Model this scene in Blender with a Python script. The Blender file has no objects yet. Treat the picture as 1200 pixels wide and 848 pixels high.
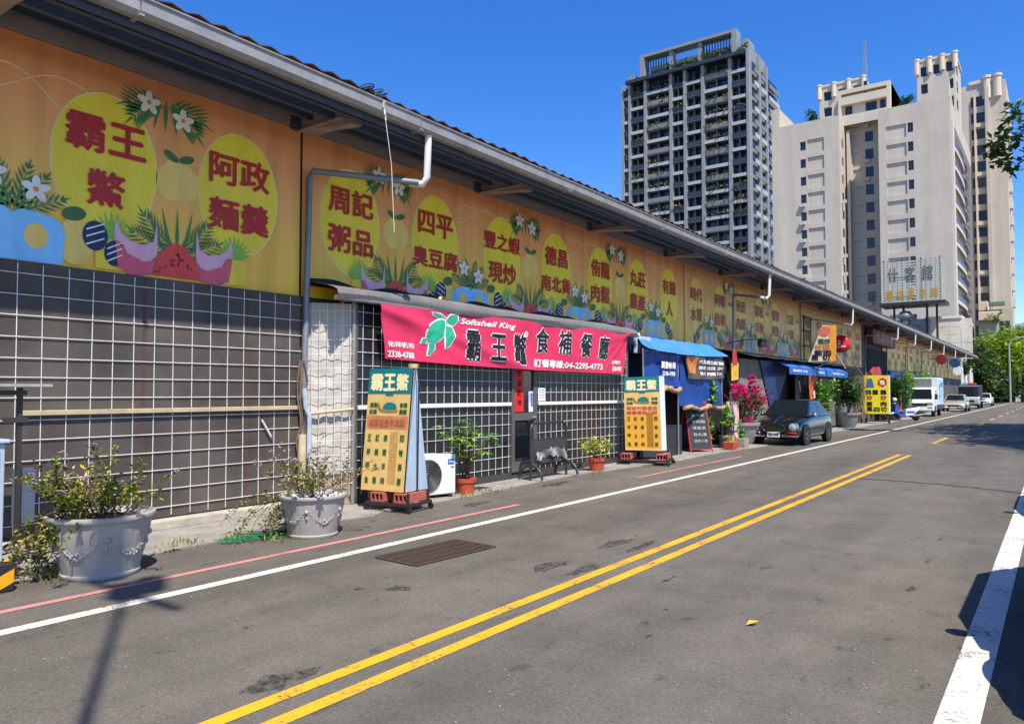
import bpy, bmesh, math, random
from mathutils import Vector, Matrix
random.seed(7)
SC = bpy.context.scene
COL = SC.collection
R = math.radians

# ------------------------------------------------------------------ camera
FPX, CAMH = 880.0, 1.65
YAW = math.atan(642 / FPX); PITCH = math.atan(35 / FPX)
cam = bpy.data.cameras.new('camera'); camo = bpy.data.objects.new('camera', cam); COL.objects.link(camo)
cam.sensor_width = 36; cam.lens = FPX / 1200 * 36; cam.clip_start = .05; cam.clip_end = 5000
camo.location = (0, 0, CAMH); camo.rotation_euler = (math.pi / 2 + PITCH, 0, YAW)
SC.camera = camo
# ------------------------------------------------------------------ light
SUN_EL = R(57.5); SX, SY = .86, -.51          # horizontal direction towards the sun
SUN = Vector((SX * math.cos(SUN_EL), SY * math.cos(SUN_EL), math.sin(SUN_EL)))
w = bpy.data.worlds.new('World'); SC.world = w; w.use_nodes = True
nt = w.node_tree; nt.nodes.clear()
sky = nt.nodes.new('ShaderNodeTexSky'); sky.sky_type = 'NISHITA'; sky.sun_disc = False
sky.sun_elevation = SUN_EL; sky.sun_rotation = math.atan2(SX, SY)
sky.air_density = 1.0; sky.dust_density = .35; sky.ozone_density = 6.0; sky.altitude = 50
bg = nt.nodes.new('ShaderNodeBackground'); bg.inputs[1].default_value = .15
wo = nt.nodes.new('ShaderNodeOutputWorld')
hs = nt.nodes.new('ShaderNodeHueSaturation'); hs.inputs['Saturation'].default_value = 1.28; hs.inputs['Hue'].default_value = .512
nt.links.new(sky.outputs[0], hs.inputs['Color']); nt.links.new(hs.outputs[0], bg.inputs[0]); nt.links.new(bg.outputs[0], wo.inputs[0])
sl = bpy.data.lights.new('sun', 'SUN'); sl.energy = 4.8; sl.angle = R(.5); sl.color = (1, .95, .87)
so = bpy.data.objects.new('sun', sl); COL.objects.link(so)
so.rotation_euler = SUN.to_track_quat('Z', 'Y').to_euler(); so.location = (30, -20, 60)
SC.view_settings.view_transform = 'Standard'; SC.view_settings.look = 'None'
SC.view_settings.exposure = .55; SC.view_settings.gamma = 1
SC.render.engine = 'CYCLES'

# ------------------------------------------------------------------ pixel -> point on a known plane
_F = Vector((-math.sin(YAW) * math.cos(PITCH), math.cos(YAW) * math.cos(PITCH), math.sin(PITCH)))
_R = Vector((math.cos(YAW), math.sin(YAW), 0)); _U = _R.cross(_F)
_C = Vector((0, 0, CAMH))
def ray(u, v): return _F + _R * ((u - 600) / FPX) + _U * ((424 - v) / FPX)
def PG(u, v, z=0): d = ray(u, v); return _C + d * ((z - CAMH) / d.z)
def PX(u, v, x): d = ray(u, v); return _C + d * (x / d.x)
def PY(u, v, y): d = ray(u, v); return _C + d * (y / d.y)

# ------------------------------------------------------------------ materials
def lin(c):
    return tuple(((x / 255 / 12.92) if x / 255 <= .04045 else ((x / 255 + .055) / 1.055) ** 2.4) for x in c)
_M = {}
def mat(name, col, rough=.6, metal=0., var=.18, scale=6., bump=0., bscale=60., dirt=0., trans=0., emit=None, spec=.5, coat=0., streak=False):
    if name in _M: return _M[name]
    m = bpy.data.materials.new(name); m.use_nodes = True; N = m.node_tree; b = N.nodes['Principled BSDF']
    L = lin(col)
    tc = N.nodes.new('ShaderNodeTexCoord')
    nz = N.nodes.new('ShaderNodeTexNoise'); nz.inputs['Scale'].default_value = scale; nz.inputs['Detail'].default_value = 8; nz.inputs['Roughness'].default_value = .65
    if streak:
        mp = N.nodes.new('ShaderNodeMapping'); mp.inputs['Scale'].default_value = (1, 1, .12)
        N.links.new(tc.outputs['Object'], mp.inputs[0]); N.links.new(mp.outputs[0], nz.inputs['Vector'])
    else: N.links.new(tc.outputs['Object'], nz.inputs['Vector'])
    rp = N.nodes.new('ShaderNodeValToRGB')
    rp.color_ramp.elements[0].position = .3; rp.color_ramp.elements[1].position = .7
    lo = [x * (1 - var) for x in L]; hi = [min(1, x * (1 + var * .7)) for x in L]
    rp.color_ramp.elements[0].color = (*lo, 1); rp.color_ramp.elements[1].color = (*hi, 1)
    N.links.new(nz.outputs[0], rp.inputs[0]); out = rp.outputs[0]
    if dirt:
        n2 = N.nodes.new('ShaderNodeTexNoise'); n2.inputs['Scale'].default_value = scale * .37; n2.inputs['Detail'].default_value = 10; n2.inputs['Roughness'].default_value = .75
        N.links.new(tc.outputs['Object'], n2.inputs['Vector'])
        r2 = N.nodes.new('ShaderNodeValToRGB'); r2.color_ramp.elements[0].position = .48; r2.color_ramp.elements[1].position = .72
        r2.color_ramp.elements[0].color = (0, 0, 0, 1); r2.color_ramp.elements[1].color = (dirt, dirt, dirt, 1)
        mx = N.nodes.new('ShaderNodeMix'); mx.data_type = 'RGBA'
        N.links.new(n2.outputs[0], r2.inputs[0]); N.links.new(r2.outputs[0], mx.inputs[0]); N.links.new(out, mx.inputs[6])
        mx.inputs[7].default_value = (.055, .042, .03, 1); out = mx.outputs[2]
    N.links.new(out, b.inputs['Base Color'])
    b.inputs['Roughness'].default_value = rough; b.inputs['Metallic'].default_value = metal
    b.inputs['Specular IOR Level'].default_value = spec; b.inputs['Coat Weight'].default_value = coat; b.inputs['Coat Roughness'].default_value = .06
    if trans: b.inputs['Transmission Weight'].default_value = trans
    if emit: b.inputs['Emission Color'].default_value = (*lin(col), 1); b.inputs['Emission Strength'].default_value = emit
    if bump:
        bn = N.nodes.new('ShaderNodeTexNoise'); bn.inputs['Scale'].default_value = bscale; bn.inputs['Detail'].default_value = 6
        N.links.new(tc.outputs['Object'], bn.inputs['Vector'])
        bp = N.nodes.new('ShaderNodeBump'); bp.inputs['Strength'].default_value = bump; bp.inputs['Distance'].default_value = .02
        N.links.new(bn.outputs[0], bp.inputs['Height']); N.links.new(bp.outputs[0], b.inputs['Normal'])
    _M[name] = m; return m
def leafmat(name, cols, rough=.45, trans=.25):
    if name in _M: return _M[name]
    m = bpy.data.materials.new(name); m.use_nodes = True; N = m.node_tree; b = N.nodes['Principled BSDF']
    at = N.nodes.new('ShaderNodeAttribute'); at.attribute_name = 'tint'
    rp = N.nodes.new('ShaderNodeValToRGB'); e = rp.color_ramp.elements
    while len(e) < len(cols): e.new(.5)
    for i, c in enumerate(cols): e[i].position = i / max(1, len(cols) - 1); e[i].color = (*lin(c), 1)
    N.links.new(at.outputs['Fac'], rp.inputs[0]); N.links.new(rp.outputs[0], b.inputs['Base Color'])
    b.inputs['Roughness'].default_value = rough; b.inputs['Specular IOR Level'].default_value = .35
    tr = N.nodes.new('ShaderNodeBsdfTranslucent'); N.links.new(rp.outputs[0], tr.inputs[0])
    ms = N.nodes.new('ShaderNodeMixShader'); ms.inputs[0].default_value = trans
    N.links.new(b.outputs[0], ms.inputs[1]); N.links.new(tr.outputs[0], ms.inputs[2])
    N.links.new(ms.outputs[0], N.nodes['Material Output'].inputs[0])
    _M[name] = m; return m

# ------------------------------------------------------------------ mesh building
class MB:
    def __init__(s): s.v = []; s.f = []; s.t = []
    def add(s, vs, fs, tint=None):
        o = len(s.v); s.v += [tuple(p) for p in vs]
        for q in fs: s.f.append([i + o for i in q]); s.t.append(tint if tint is not None else .5)
        return s
    def box(s, x0, y0, z0, x1, y1, z1, M=None):
        vs = [(x, y, z) for z in (z0, z1) for y in (y0, y1) for x in (x0, x1)]
        if M is not None: vs = [M @ Vector(p) for p in vs]
        return s.add(vs, [(0, 2, 3, 1), (4, 5, 7, 6), (0, 1, 5, 4), (2, 6, 7, 3), (0, 4, 6, 2), (1, 3, 7, 5)])
    def hexa(s, b, t):                       # four bottom and four top points
        return s.add(list(b) + list(t), [(3, 2, 1, 0), (4, 5, 6, 7), (0, 1, 5, 4), (1, 2, 6, 5), (2, 3, 7, 6), (3, 0, 4, 7)])
    def ext(s, pts, vec):                    # polygon pushed along vec
        n = len(pts); V = Vector(vec); a = [Vector(p) for p in pts]
        return s.add(a + [p + V for p in a], [tuple(range(n))[::-1], tuple(range(n, 2 * n))] + [(i, (i + 1) % n, n + (i + 1) % n, n + i) for i in range(n)])
    def poly(s, pts, tint=None): return s.add(pts, [tuple(range(len(pts)))], tint)
    def tube(s, pts, r, n=8, caps=True):
        P = [Vector(p) for p in pts]; rs = r if isinstance(r, (list, tuple)) else [r] * len(P)
        o = len(s.v); prev = None
        for i, p in enumerate(P):
            d = (P[min(i + 1, len(P) - 1)] - P[max(i - 1, 0)])
            d = d.normalized() if d.length > 1e-9 else Vector((0, 0, 1))
            a = prev if prev is not None and abs(prev.dot(d)) < .99 else (Vector((0, 0, 1)) if abs(d.z) < .9 else Vector((1, 0, 0)))
            a = (a - d * a.dot(d)).normalized(); b = d.cross(a); prev = a
            for k in range(n):
                t = 2 * math.pi * k / n; s.v.append(tuple(p + (a * math.cos(t) + b * math.sin(t)) * rs[i]))
        for i in range(len(P) - 1):
            for k in range(n):
                s.f.append([o + i * n + k, o + i * n + (k + 1) % n, o + (i + 1) * n + (k + 1) % n, o + (i + 1) * n + k]); s.t.append(.5)
        if caps:
            s.f.append([o + k for k in range(n)][::-1]); s.f.append([o + (len(P) - 1) * n + k for k in range(n)]); s.t += [.5, .5]
        return s
    def lathe(s, prof, n=24, M=None, sx=1, sy=1, fn=None):
        o = len(s.v)
        for r, z in prof:
            for k in range(n):
                t = 2 * math.pi * k / n; rr = r * (fn(t, z) if fn else 1)
                p = Vector((rr * math.cos(t) * sx, rr * math.sin(t) * sy, z)); s.v.append(tuple(M @ p if M is not None else p))
        for i in range(len(prof) - 1):
            for k in range(n):
                s.f.append([o + i * n + k, o + i * n + (k + 1) % n, o + (i + 1) * n + (k + 1) % n, o + (i + 1) * n + k]); s.t.append(.5)
        s.f.append([o + k for k in range(n)][::-1]); s.f.append([o + (len(prof) - 1) * n + k for k in range(n)]); s.t += [.5, .5]
        return s
    def ball(s, c, r, n=8, m=6, sz=1.):
        pr = [(max(1e-4, r * math.sin(math.pi * i / m)), -r * sz * math.cos(math.pi * i / m)) for i in range(m + 1)]
        return s.lathe(pr, n, Matrix.Translation(c))
    def grid(s, nu, nv, fn):                 # fn(a,b) a,b in 0..1
        o = len(s.v)
        for j in range(nv + 1):
            for i in range(nu + 1): s.v.append(tuple(fn(i / nu, j / nv)))
        for j in range(nv):
            for i in range(nu):
                a = o + j * (nu + 1) + i; s.f.append([a, a + 1, a + nu + 2, a + nu + 1]); s.t.append(.5)
        return s
    def leaf(s, c, d, up, l, wd, tint, fold=.0):
        d = d.normalized(); sd = d.cross(up)
        if sd.length < 1e-4: sd = d.orthogonal()
        sd.normalize(); nn = sd.cross(d)
        p = [c, c + d * l * .45 + sd * wd * .5 + nn * fold * wd, c + d * l, c + d * l * .45 - sd * wd * .5 + nn * fold * wd]
        return s.add(p, [(0, 1, 2, 3)], tint)
    def build(s, name, m, parent=None, loc=(0, 0, 0), smooth=False, bevel=0., seg=2, solid=0.):
        me = bpy.data.meshes.new(name); me.from_pydata(s.v, [], s.f)
        if any(abs(t - .5) > 1e-6 for t in s.t):
            at = me.attributes.new('tint', 'FLOAT', 'FACE'); at.data.foreach_set('value', s.t)
        me.materials.append(m); me.validate(); me.update()
        if smooth: me.shade_smooth() if hasattr(me, 'shade_smooth') else None
        o = bpy.data.objects.new(name, me); COL.objects.link(o)
        if parent is not None: o.parent = parent
        o.location = loc
        if solid: md = o.modifiers.new('s', 'SOLIDIFY'); md.thickness = solid; md.offset = 0
        if bevel: md = o.modifiers.new('b', 'BEVEL'); md.width = bevel; md.segments = seg; md.limit_method = 'ANGLE'; md.angle_limit = R(40)
        return o
def inst(o, parent=None, loc=None):
    c = o.copy(); COL.objects.link(c); c.parent = parent
    if loc is not None: c.location = loc
    return c
def tag(o, label, cat, group=None):
    o['label'] = label; o['category'] = cat
    if group: o['group'] = group
    return o
def struct(o, kind='structure'): o['kind'] = kind; return o
def thing(name, label, cat, loc=(0, 0, 0), rz=0., group=None):
    o = bpy.data.objects.new(name, None); COL.objects.link(o); o.empty_display_size = .2
    o.location = loc; o.rotation_euler = (0, 0, rz); return tag(o, label, cat, group)
def smooth(o, ang=40):
    me = o.data
    for p in me.polygons: p.use_smooth = True
    try: me.set_sharp_from_angle(angle=R(ang))
    except Exception: pass
    return o
# ------------------------------------------------------------------ lettering (built-in font), as flat mesh
_T = {}
def tmesh(body, bold=0., shear=0.):
    k = (body, bold, shear)
    if k not in _T:
        cu = bpy.data.curves.new('t', 'FONT'); cu.body = body; cu.size = 1; cu.offset = bold; cu.shear = shear
        cu.align_x = 'CENTER'; cu.resolution_u = 3; cu.space_line = .95
        o = bpy.data.objects.new('t', cu); me = bpy.data.meshes.new_from_object(o)
        vs = [v.co.copy() for v in me.vertices]; fs = [list(p.vertices) for p in me.polygons]
        bpy.data.objects.remove(o); bpy.data.curves.remove(cu); bpy.data.meshes.remove(me)
        x0 = min(v.x for v in vs); x1 = max(v.x for v in vs); y0 = min(v.y for v in vs); y1 = max(v.y for v in vs)
        _T[k] = ([((v.x - (x0 + x1) / 2) / (x1 - x0), (v.y - (y0 + y1) / 2) / (y1 - y0)) for v in vs], fs)
    return _T[k]
def tput(mb, body, fn, w_, h_, bold=.012, shear=0.):     # fn(x,y,depth) -> point; x,y in metres about the centre; bold = thickening as a share of the height
    vs, fs = tmesh(body, 0., shear); b = bold * h_; k = 0
    for dx, dy in (((0, 0), (-b, 0), (b, 0), (0, b), (0, -b)) if bold else ((0, 0),)):
        mb.add([fn(x * w_ + dx, y * h_ + dy, .0004 * k) for x, y in vs], fs); k += 1
    return mb
def on_wall(x, y, z): return lambda a, b, d=0: (x + d, y + a, z + b)     # faces +X, reads along +Y
def on_front(x, y, z): return lambda a, b, d=0: (x + a, y - d, z + b)    # faces -Y, reads along +X
# ================================================================== the ground and the road
def asphalt():
    m = bpy.data.materials.new('asphalt'); m.use_nodes = True; N = m.node_tree; b = N.nodes['Principled BSDF']; L = N.links.new
    tc = N.nodes.new('ShaderNodeTexCoord')
    def noise(sc, det=8, ro=.6, stretch=None):
        n = N.nodes.new('ShaderNodeTexNoise'); n.inputs['Scale'].default_value = sc; n.inputs['Detail'].default_value = det; n.inputs['Roughness'].default_value = ro
        if stretch:
            mp = N.nodes.new('ShaderNodeMapping'); mp.inputs['Scale'].default_value = stretch; L(tc.outputs['Object'], mp.inputs[0]); L(mp.outputs[0], n.inputs['Vector'])
        else: L(tc.outputs['Object'], n.inputs['Vector'])
        return n.outputs[0]
    def ramp(src, stops):
        r = N.nodes.new('ShaderNodeValToRGB'); e = r.color_ramp.elements
        while len(e) < len(stops): e.new(.5)
        for i, (p, c) in enumerate(stops): e[i].position = p; e[i].color = (c, c, c, 1)
        L(src, r.inputs[0]); return r.outputs[0]
    def mul(a, c):
        x = N.nodes.new('ShaderNodeMix'); x.data_type = 'RGBA'; x.blend_type = 'MULTIPLY'; x.inputs[0].default_value = 1; L(a, x.inputs[6]); L(c, x.inputs[7]); return x.outputs[2]
    base = N.nodes.new('ShaderNodeRGB'); base.outputs[0].default_value = (.136, .120, .095, 1)
    grit = ramp(noise(120, 3, .9), [(.30, .35), (.48, .9), (.60, 1.25), (.72, 2.6)])
    fine = ramp(noise(34, 6, .85), [(.32, .62), (.5, 1.0), (.7, 1.35)])
    lane = ramp(noise(.6, 6, .65, (1, .10, 1)), [(.34, .74), (.66, 1.2)])
    patch = ramp(noise(1.3, 10, .75), [(.3, .74), (.7, 1.18)])
    spots = ramp(noise(5.5, 6, .65, (1, .5, 1)), [(.60, 1.0), (.70, .55)])
    vo = N.nodes.new('ShaderNodeTexVoronoi'); vo.feature = 'DISTANCE_TO_EDGE'; vo.inputs['Scale'].default_value = .35
    wn = N.nodes.new('ShaderNodeTexNoise'); wn.inputs['Scale'].default_value = 1.1; wn.inputs['Detail'].default_value = 6
    L(tc.outputs['Object'], wn.inputs['Vector'])
    ad = N.nodes.new('ShaderNodeMix'); ad.data_type = 'RGBA'; ad.blend_type = 'ADD'; ad.inputs[0].default_value = 1.2; L(tc.outputs['Object'], ad.inputs[6]); L(wn.outputs[1], ad.inputs[7])
    L(ad.outputs[2], vo.inputs['Vector'])
    crack = ramp(vo.outputs[0], [(.0008, .86), (.0025, 1.0)])
    c = mul(mul(mul(mul(mul(mul(base.outputs[0], grit), fine), lane), patch), spots), crack)
    L(c, b.inputs['Base Color']); b.inputs['Roughness'].default_value = .88; b.inputs['Specular IOR Level'].default_value = .25
    bp = N.nodes.new('ShaderNodeBump'); bp.inputs['Strength'].default_value = .55; bp.inputs['Distance'].default_value = .006
    L(noise(190, 3, .8), bp.inputs['Height']); L(bp.outputs[0], b.inputs['Normal'])
    return m
def wornpaint(name, col, wear=.45, under=(.075, .07, .062)):
    m = bpy.data.materials.new(name); m.use_nodes = True; N = m.node_tree; b = N.nodes['Principled BSDF']; L = N.links.new
    tc = N.nodes.new('ShaderNodeTexCoord'); n = N.nodes.new('ShaderNodeTexNoise'); n.inputs['Scale'].default_value = 26; n.inputs['Detail'].default_value = 9; n.inputs['Roughness'].default_value = .8
    n2 = N.nodes.new('ShaderNodeTexNoise'); n2.inputs['Scale'].default_value = 2.2; n2.inputs['Detail'].default_value = 4
    L(tc.outputs['Object'], n.inputs['Vector']); L(tc.outputs['Object'], n2.inputs['Vector'])
    ma = N.nodes.new('ShaderNodeMath'); ma.operation = 'MULTIPLY_ADD'; L(n2.outputs[0], ma.inputs[0]); ma.inputs[1].default_value = .5; L(n.outputs[0], ma.inputs[2])
    r = N.nodes.new('ShaderNodeValToRGB'); r.color_ramp.elements[0].position = .80 - wear * .1; r.color_ramp.elements[1].position = .92 - wear * .1
    r.color_ramp.elements[0].color = (0, 0, 0, 1); r.color_ramp.elements[1].color = (1, 1, 1, 1)
    L(ma.outputs[0], r.inputs[0])
    mx = N.nodes.new('ShaderNodeMix'); mx.data_type = 'RGBA'; L(r.outputs[0], mx.inputs[0]); mx.inputs[6].default_value = (*lin(col), 1); mx.inputs[7].default_value = (*under, 1)
    L(mx.outputs[2], b.inputs['Base Color']); b.inputs['Roughness'].default_value = .7
    return m
ASPH = asphalt()
CONC = mat('apron_concrete', (150, 143, 132), .9, var=.3, scale=3, bump=.4, bscale=120, dirt=.35)
struct(MB().box(-400, -200, -.5, 400, 600, -.03).build('ground', mat('ground_soil', (104, 100, 92), .95, var=.25, scale=.6)))
road = MB(); NY = 60
road.grid(8, NY, lambda a, b: (-8.9 + 14.9 * a, -40 + 300 * b, 0)); struct(road.build('road', ASPH))
# concrete apron in front of the shops, uneven outer edge
ap = MB(); rr = random.Random(3)
ys = [-6 + .5 * i for i in range(212)]
ed = [-7.42 + .10 * math.sin(y * .9) + rr.uniform(-.04, .04) - (.25 if 7 < y < 17 else 0) for y in ys]
for i in range(len(ys) - 1):
    ap.add([(-9.6, ys[i], .012), (ed[i], ys[i], .012), (ed[i + 1], ys[i + 1], .012), (-9.6, ys[i + 1], .012)], [(0, 1, 2, 3)])
    ap.add([(ed[i], ys[i], -.005), (ed[i + 1], ys[i + 1], -.005), (ed[i + 1], ys[i + 1], .012), (ed[i], ys[i], .012)], [(0, 1, 2, 3)])
struct(ap.build('pavement', CONC))
struct(MB().box(3.2, -30, -.01, 6, 250, .13).build('kerb', CONC))
def strip(x, w_, y0, y1, z, n=40):
    s = MB(); s.grid(1, n, lambda a, b: (x - w_ / 2 + w_ * a, y0 + (y1 - y0) * b, z)); return s
WHT = wornpaint('road_white', (214, 206, 188), .1); YEL = wornpaint('road_yellow', (226, 164, 24), .3); PNK = wornpaint('road_pink', (205, 130, 122), .12)
struct(strip(-5.9, .13, -8, 170, .004, 80).build('edge_marking', WHT))
struct(strip(-.455, .19, -8, 170, .004, 80).build('edge_marking', WHT))
struct(strip(-6.45, .085, -6, 9.0, .004, 40).build('kerbside_marking', PNK))
struct(strip(-6.62, .07, 13.2, 19, .004, 20).build('kerbside_marking', PNK))
for x in (-3.45, -3.20): struct(strip(x, .105, -6, 22.0, .004, 40).build('centre_marking', YEL))
for y0 in range(27, 160, 8): struct(strip(-3.32, .11, y0 + .3, y0 + 4.1, .004, 8).build('centre_marking', YEL))
# oily stains on the asphalt, each an irregular thin film
ST = mat('oil_stain', (52, 47, 42), .7, var=.3, scale=40, spec=.3)
N = ST.node_tree; tcs = N.nodes.new('ShaderNodeTexCoord'); ns = N.nodes.new('ShaderNodeTexNoise'); ns.inputs['Scale'].default_value = 16; ns.inputs['Detail'].default_value = 9; ns.inputs['Roughness'].default_value = .8
rs_ = N.nodes.new('ShaderNodeValToRGB'); rs_.color_ramp.elements[0].position = .42; rs_.color_ramp.elements[1].position = .62; rs_.color_ramp.elements[0].color = (0, 0, 0, 1); rs_.color_ramp.elements[1].color = (.8, .8, .8, 1)
N.links.new(tcs.outputs['Object'], ns.inputs['Vector']); N.links.new(ns.outputs[0], rs_.inputs[0]); N.links.new(rs_.outputs[0], N.nodes['Principled BSDF'].inputs['Alpha'])
def blob(x, y, rx, ry, z=.003, n=22, seed=0):
    q = random.Random(seed); ph = [q.uniform(0, 6.28) for _ in range(4)]
    return MB().poly([(x + rx * math.cos(t) * (1 + .25 * math.sin(3 * t + ph[0]) + .18 * math.sin(5 * t + ph[1]) + .12 * math.sin(9 * t + ph[2])),
                       y + ry * math.sin(t) * (1 + .25 * math.sin(2 * t + ph[3]) + .15 * math.sin(7 * t + ph[0])), z) for t in [6.2832 * i / n for i in range(n)]])
for i, (u, v, rx, ry) in enumerate([(643, 664, .10, .30), (684, 667, .07, .33), (720, 637, .09, .35), (752, 640, .06, .3), (467, 689, .09, .12), (330, 797, .1, .22), (420, 690, .03, .05),
                                    (1102, 632, .02, .10), (1088, 657, .02, .12), (1068, 690, .03, .1), (785, 678, .02, .2), (290, 735, .02, .05), (780, 714, .02, .03), (760, 745, .02, .03), (1130, 760, .04, .05), (590, 560, .15, .1), (650, 567, .12, .5), (560, 590, .1, .4)]):
    p = PG(u, v)
    o = struct(blob(p.x, p.y, rx, ry, seed=i).build('asphalt_stain', ST))
cr = MB(); q = [PG(u, v, .005) for u, v in [(1003, 560), (1050, 563), (1100, 567), (1160, 573), (1215, 579.5)]]
pts = []
for a, b in zip(q, q[1:]):
    for k in range(6): pts.append(a.lerp(b, k / 6) + Vector((0, .02 * math.sin(len(pts) * 1.7), 0)))
for a, b in zip(pts, pts[1:]): cr.add([a - Vector((0, .035, 0)), b - Vector((0, .035, 0)), b + Vector((0, .035, 0)), a + Vector((0, .035, 0))], [(0, 1, 2, 3)])
struct(cr.build('crack_seal', mat('tar', (38, 37, 37), .6)))
# fallen leaf
p = PG(874, 732, .006); lf = MB(); lf.leaf(p, Vector((.5, .6, .15)), Vector((0, 0, 1)), .11, .06, .5, .25)
tag(lf.build('fallen_leaf', mat('dry_leaf', (214, 160, 40), .6)), 'single dry yellow leaf lying on the bare asphalt', 'leaf')
# iron drain grating
g = [PG(443, 657), PG(515, 662), PG(577, 637), PG(508, 635)]
gc = (g[0] + g[1] + g[2] + g[3]) / 4; IRON = mat('rust_iron', (92, 74, 64), .7, .5, var=.3, scale=20, dirt=.3)
gr = thing('drain_grating', 'rusty rectangular iron drain cover set in the asphalt beside the white edge line', 'drain cover', (gc.x, gc.y, 0), -.06)
HX, HY = .29, .57
MB().box(-HX, -HY, .002, HX, HY, .006).build('drain_pit', mat('pit_dark', (44, 36, 32), .9), gr)
fr = MB()
for a in (-1, 1):
    fr.box(a * HX - .02, -HY, .0061, a * HX + .02, HY, .014); fr.box(-HX + .02, a * HY - .02, .0061, HX - .02, a * HY + .02, .014)
fr.build('grating_frame', IRON, gr)
bar = MB().box(-HX + .02, -.013, .0061, HX - .02, .013, .0125).build('grating_bar', IRON, gr)
for k in range(1, 22): inst(bar, gr, (0, -HY + .02 + k * 1.10 / 22, 0))
bar.location = (0, -HY + .02, 0)
for x in (-.15, 0, .15): MB().box(x - .012, -HY + .02, .0061, x + .012, HY - .02, .0135).build('grating_cross_bar', IRON, gr)

# ================================================================== the market hall
W = -8.85; YE = 97.0
hall = thing('market_hall', 'long low market hall with rusty corrugated roof, pale gutter and deep eaves', 'building', (W, 0, 0))
STEEL = mat('eave_steel', (70, 84, 104), .55, .2, var=.2, scale=3, dirt=.25)
BEAM = mat('eave_beam', (150, 140, 138), .6, 0, var=.15, scale=2, dirt=.3, streak=True)
RAFT = mat('rafter_paint', (158, 142, 134), .6, var=.2, scale=3, dirt=.3)
GUT = mat('gutter_metal', (158, 154, 148), .45, .25, var=.18, scale=4, dirt=.35)
MB().box(-.5, -8, 0, -.05, YE, 5.98).build('wall', mat('hall_wall', (96, 92, 88), .9, dirt=.3), hall)
MB().box(-.04, -8, 5.46, .05, YE, 5.83).build('eave_beam', BEAM, hall)
roof = MB(); n = int((YE + 9) / .15)
for i in range(n + 1):
    y = -8.4 + i * .15; dz = (.020 if i % 2 else -.020) + .012 * math.sin(i * .37) * math.sin(i * .11)
    roof.v += [(1.58, y, 5.618 + dz), (-4.5, y, 7.0 + dz), (-10.5, y, 5.5 + dz)]
for i in range(n):
    for k in range(2): roof.f.append([i * 3 + k, i * 3 + k + 1, i * 3 + k + 4, i * 3 + k + 3]); roof.t.append(.5)
roof.build('roof', mat('rusty_roof', (104, 82, 74), .75, .1, var=.4, scale=2.5, dirt=.55, streak=False), hall, solid=.012)
for x, z, hh in [(1.28, 5.45, .14), (.78, 5.57, .16), (.30, 5.68, .16)]:
    MB().box(x - .035, -8.2, z - hh, x + .035, YE - .1, z).build('purlin', STEEL, hall)
MB().box(1.44, -8.3, 5.27, 1.47, YE, 5.46).build('fascia', mat('fascia_dark', (62, 74, 92), .6, var=.2, scale=3), hall)
# gutter: half-open channel, in lengths with lips
gp = [(1.475, 5.50), (1.475, 5.375), (1.51, 5.34), (1.60, 5.34), (1.645, 5.385), (1.645, 5.50), (1.665, 5.515), (1.665, 5.53), (1.63, 5.525), (1.625, 5.40), (1.59, 5.36), (1.52, 5.36), (1.49, 5.39), (1.49, 5.50)]
y = -8.3; k = 0
while y < YE:
    y2 = min(y + 4.0, YE); e = .004 * (k % 2)
    MB().ext([(a, y, z + e) for a, z in gp], (0, y2 - y - .012, 0)).build('gutter', GUT, hall)
    MB().box(1.466, y2 - .03, 5.33 , 1.67, y2 + .02, 5.352).build('gutter_joint', GUT, hall)
    y = y2; k += 1
# cantilevered rafter ends
rf = MB(); rf.hexa([(.05, -.09, 5.42), (1.15, -.09, 5.30), (1.15, .09, 5.30), (.05, .09, 5.42)], [(.05, -.09, 5.74), (1.15, -.09, 5.47), (1.15, .09, 5.47), (.05, .09, 5.74)])
rf.box(.05, -.15, 5.395, 1.0, .15, 5.415)
rfo = rf.build('rafter', RAFT, hall, (0, 6.95, 0)); kk = 0
for k in range(-3, 22):
    y = 6.95 + 4.17 * k
    if k: inst(rfo, hall, (0, y, 0))
    MB().box(.051, y - .26, 5.40, .09, y - .12, 5.84).build('rafter_plate', STEEL, hall)
# gable end and drain pipes with white elbows
PIPE = mat('drain_pipe_grey', (132, 138, 144), .5, .3, var=.15, dirt=.3); PVC = mat('pvc_white', (222, 220, 212), .4, var=.08)
def drain(yw, yo, z, r=.045, x0=.10):
    d = MB(); d.tube([(x0, yw - .10, .05), (x0, yw, z - .10), (x0 + .03, yw + .02, z), (1.45, yo - .08, z - .20)], r, 10); o = smooth(d.build('drain_pipe', PIPE, hall))
    e = MB(); e.tube([(1.30, yo - .12, z - .185), (1.47, yo - .03, z - .215), (1.53, yo, z - .12), (1.555, yo, 5.345)], r * 1.15, 10); smooth(e.build('pipe_elbow', PVC, o))
drain(7.0, 7.95, 4.86); drain(23.85, 23.75, 4.80, .04, .34)
for yw in (33.9, 45.3, 51.6, 58.8, 66, 74, 83): drain(yw, yw + 1.6, 4.8, .035, .16)
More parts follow.
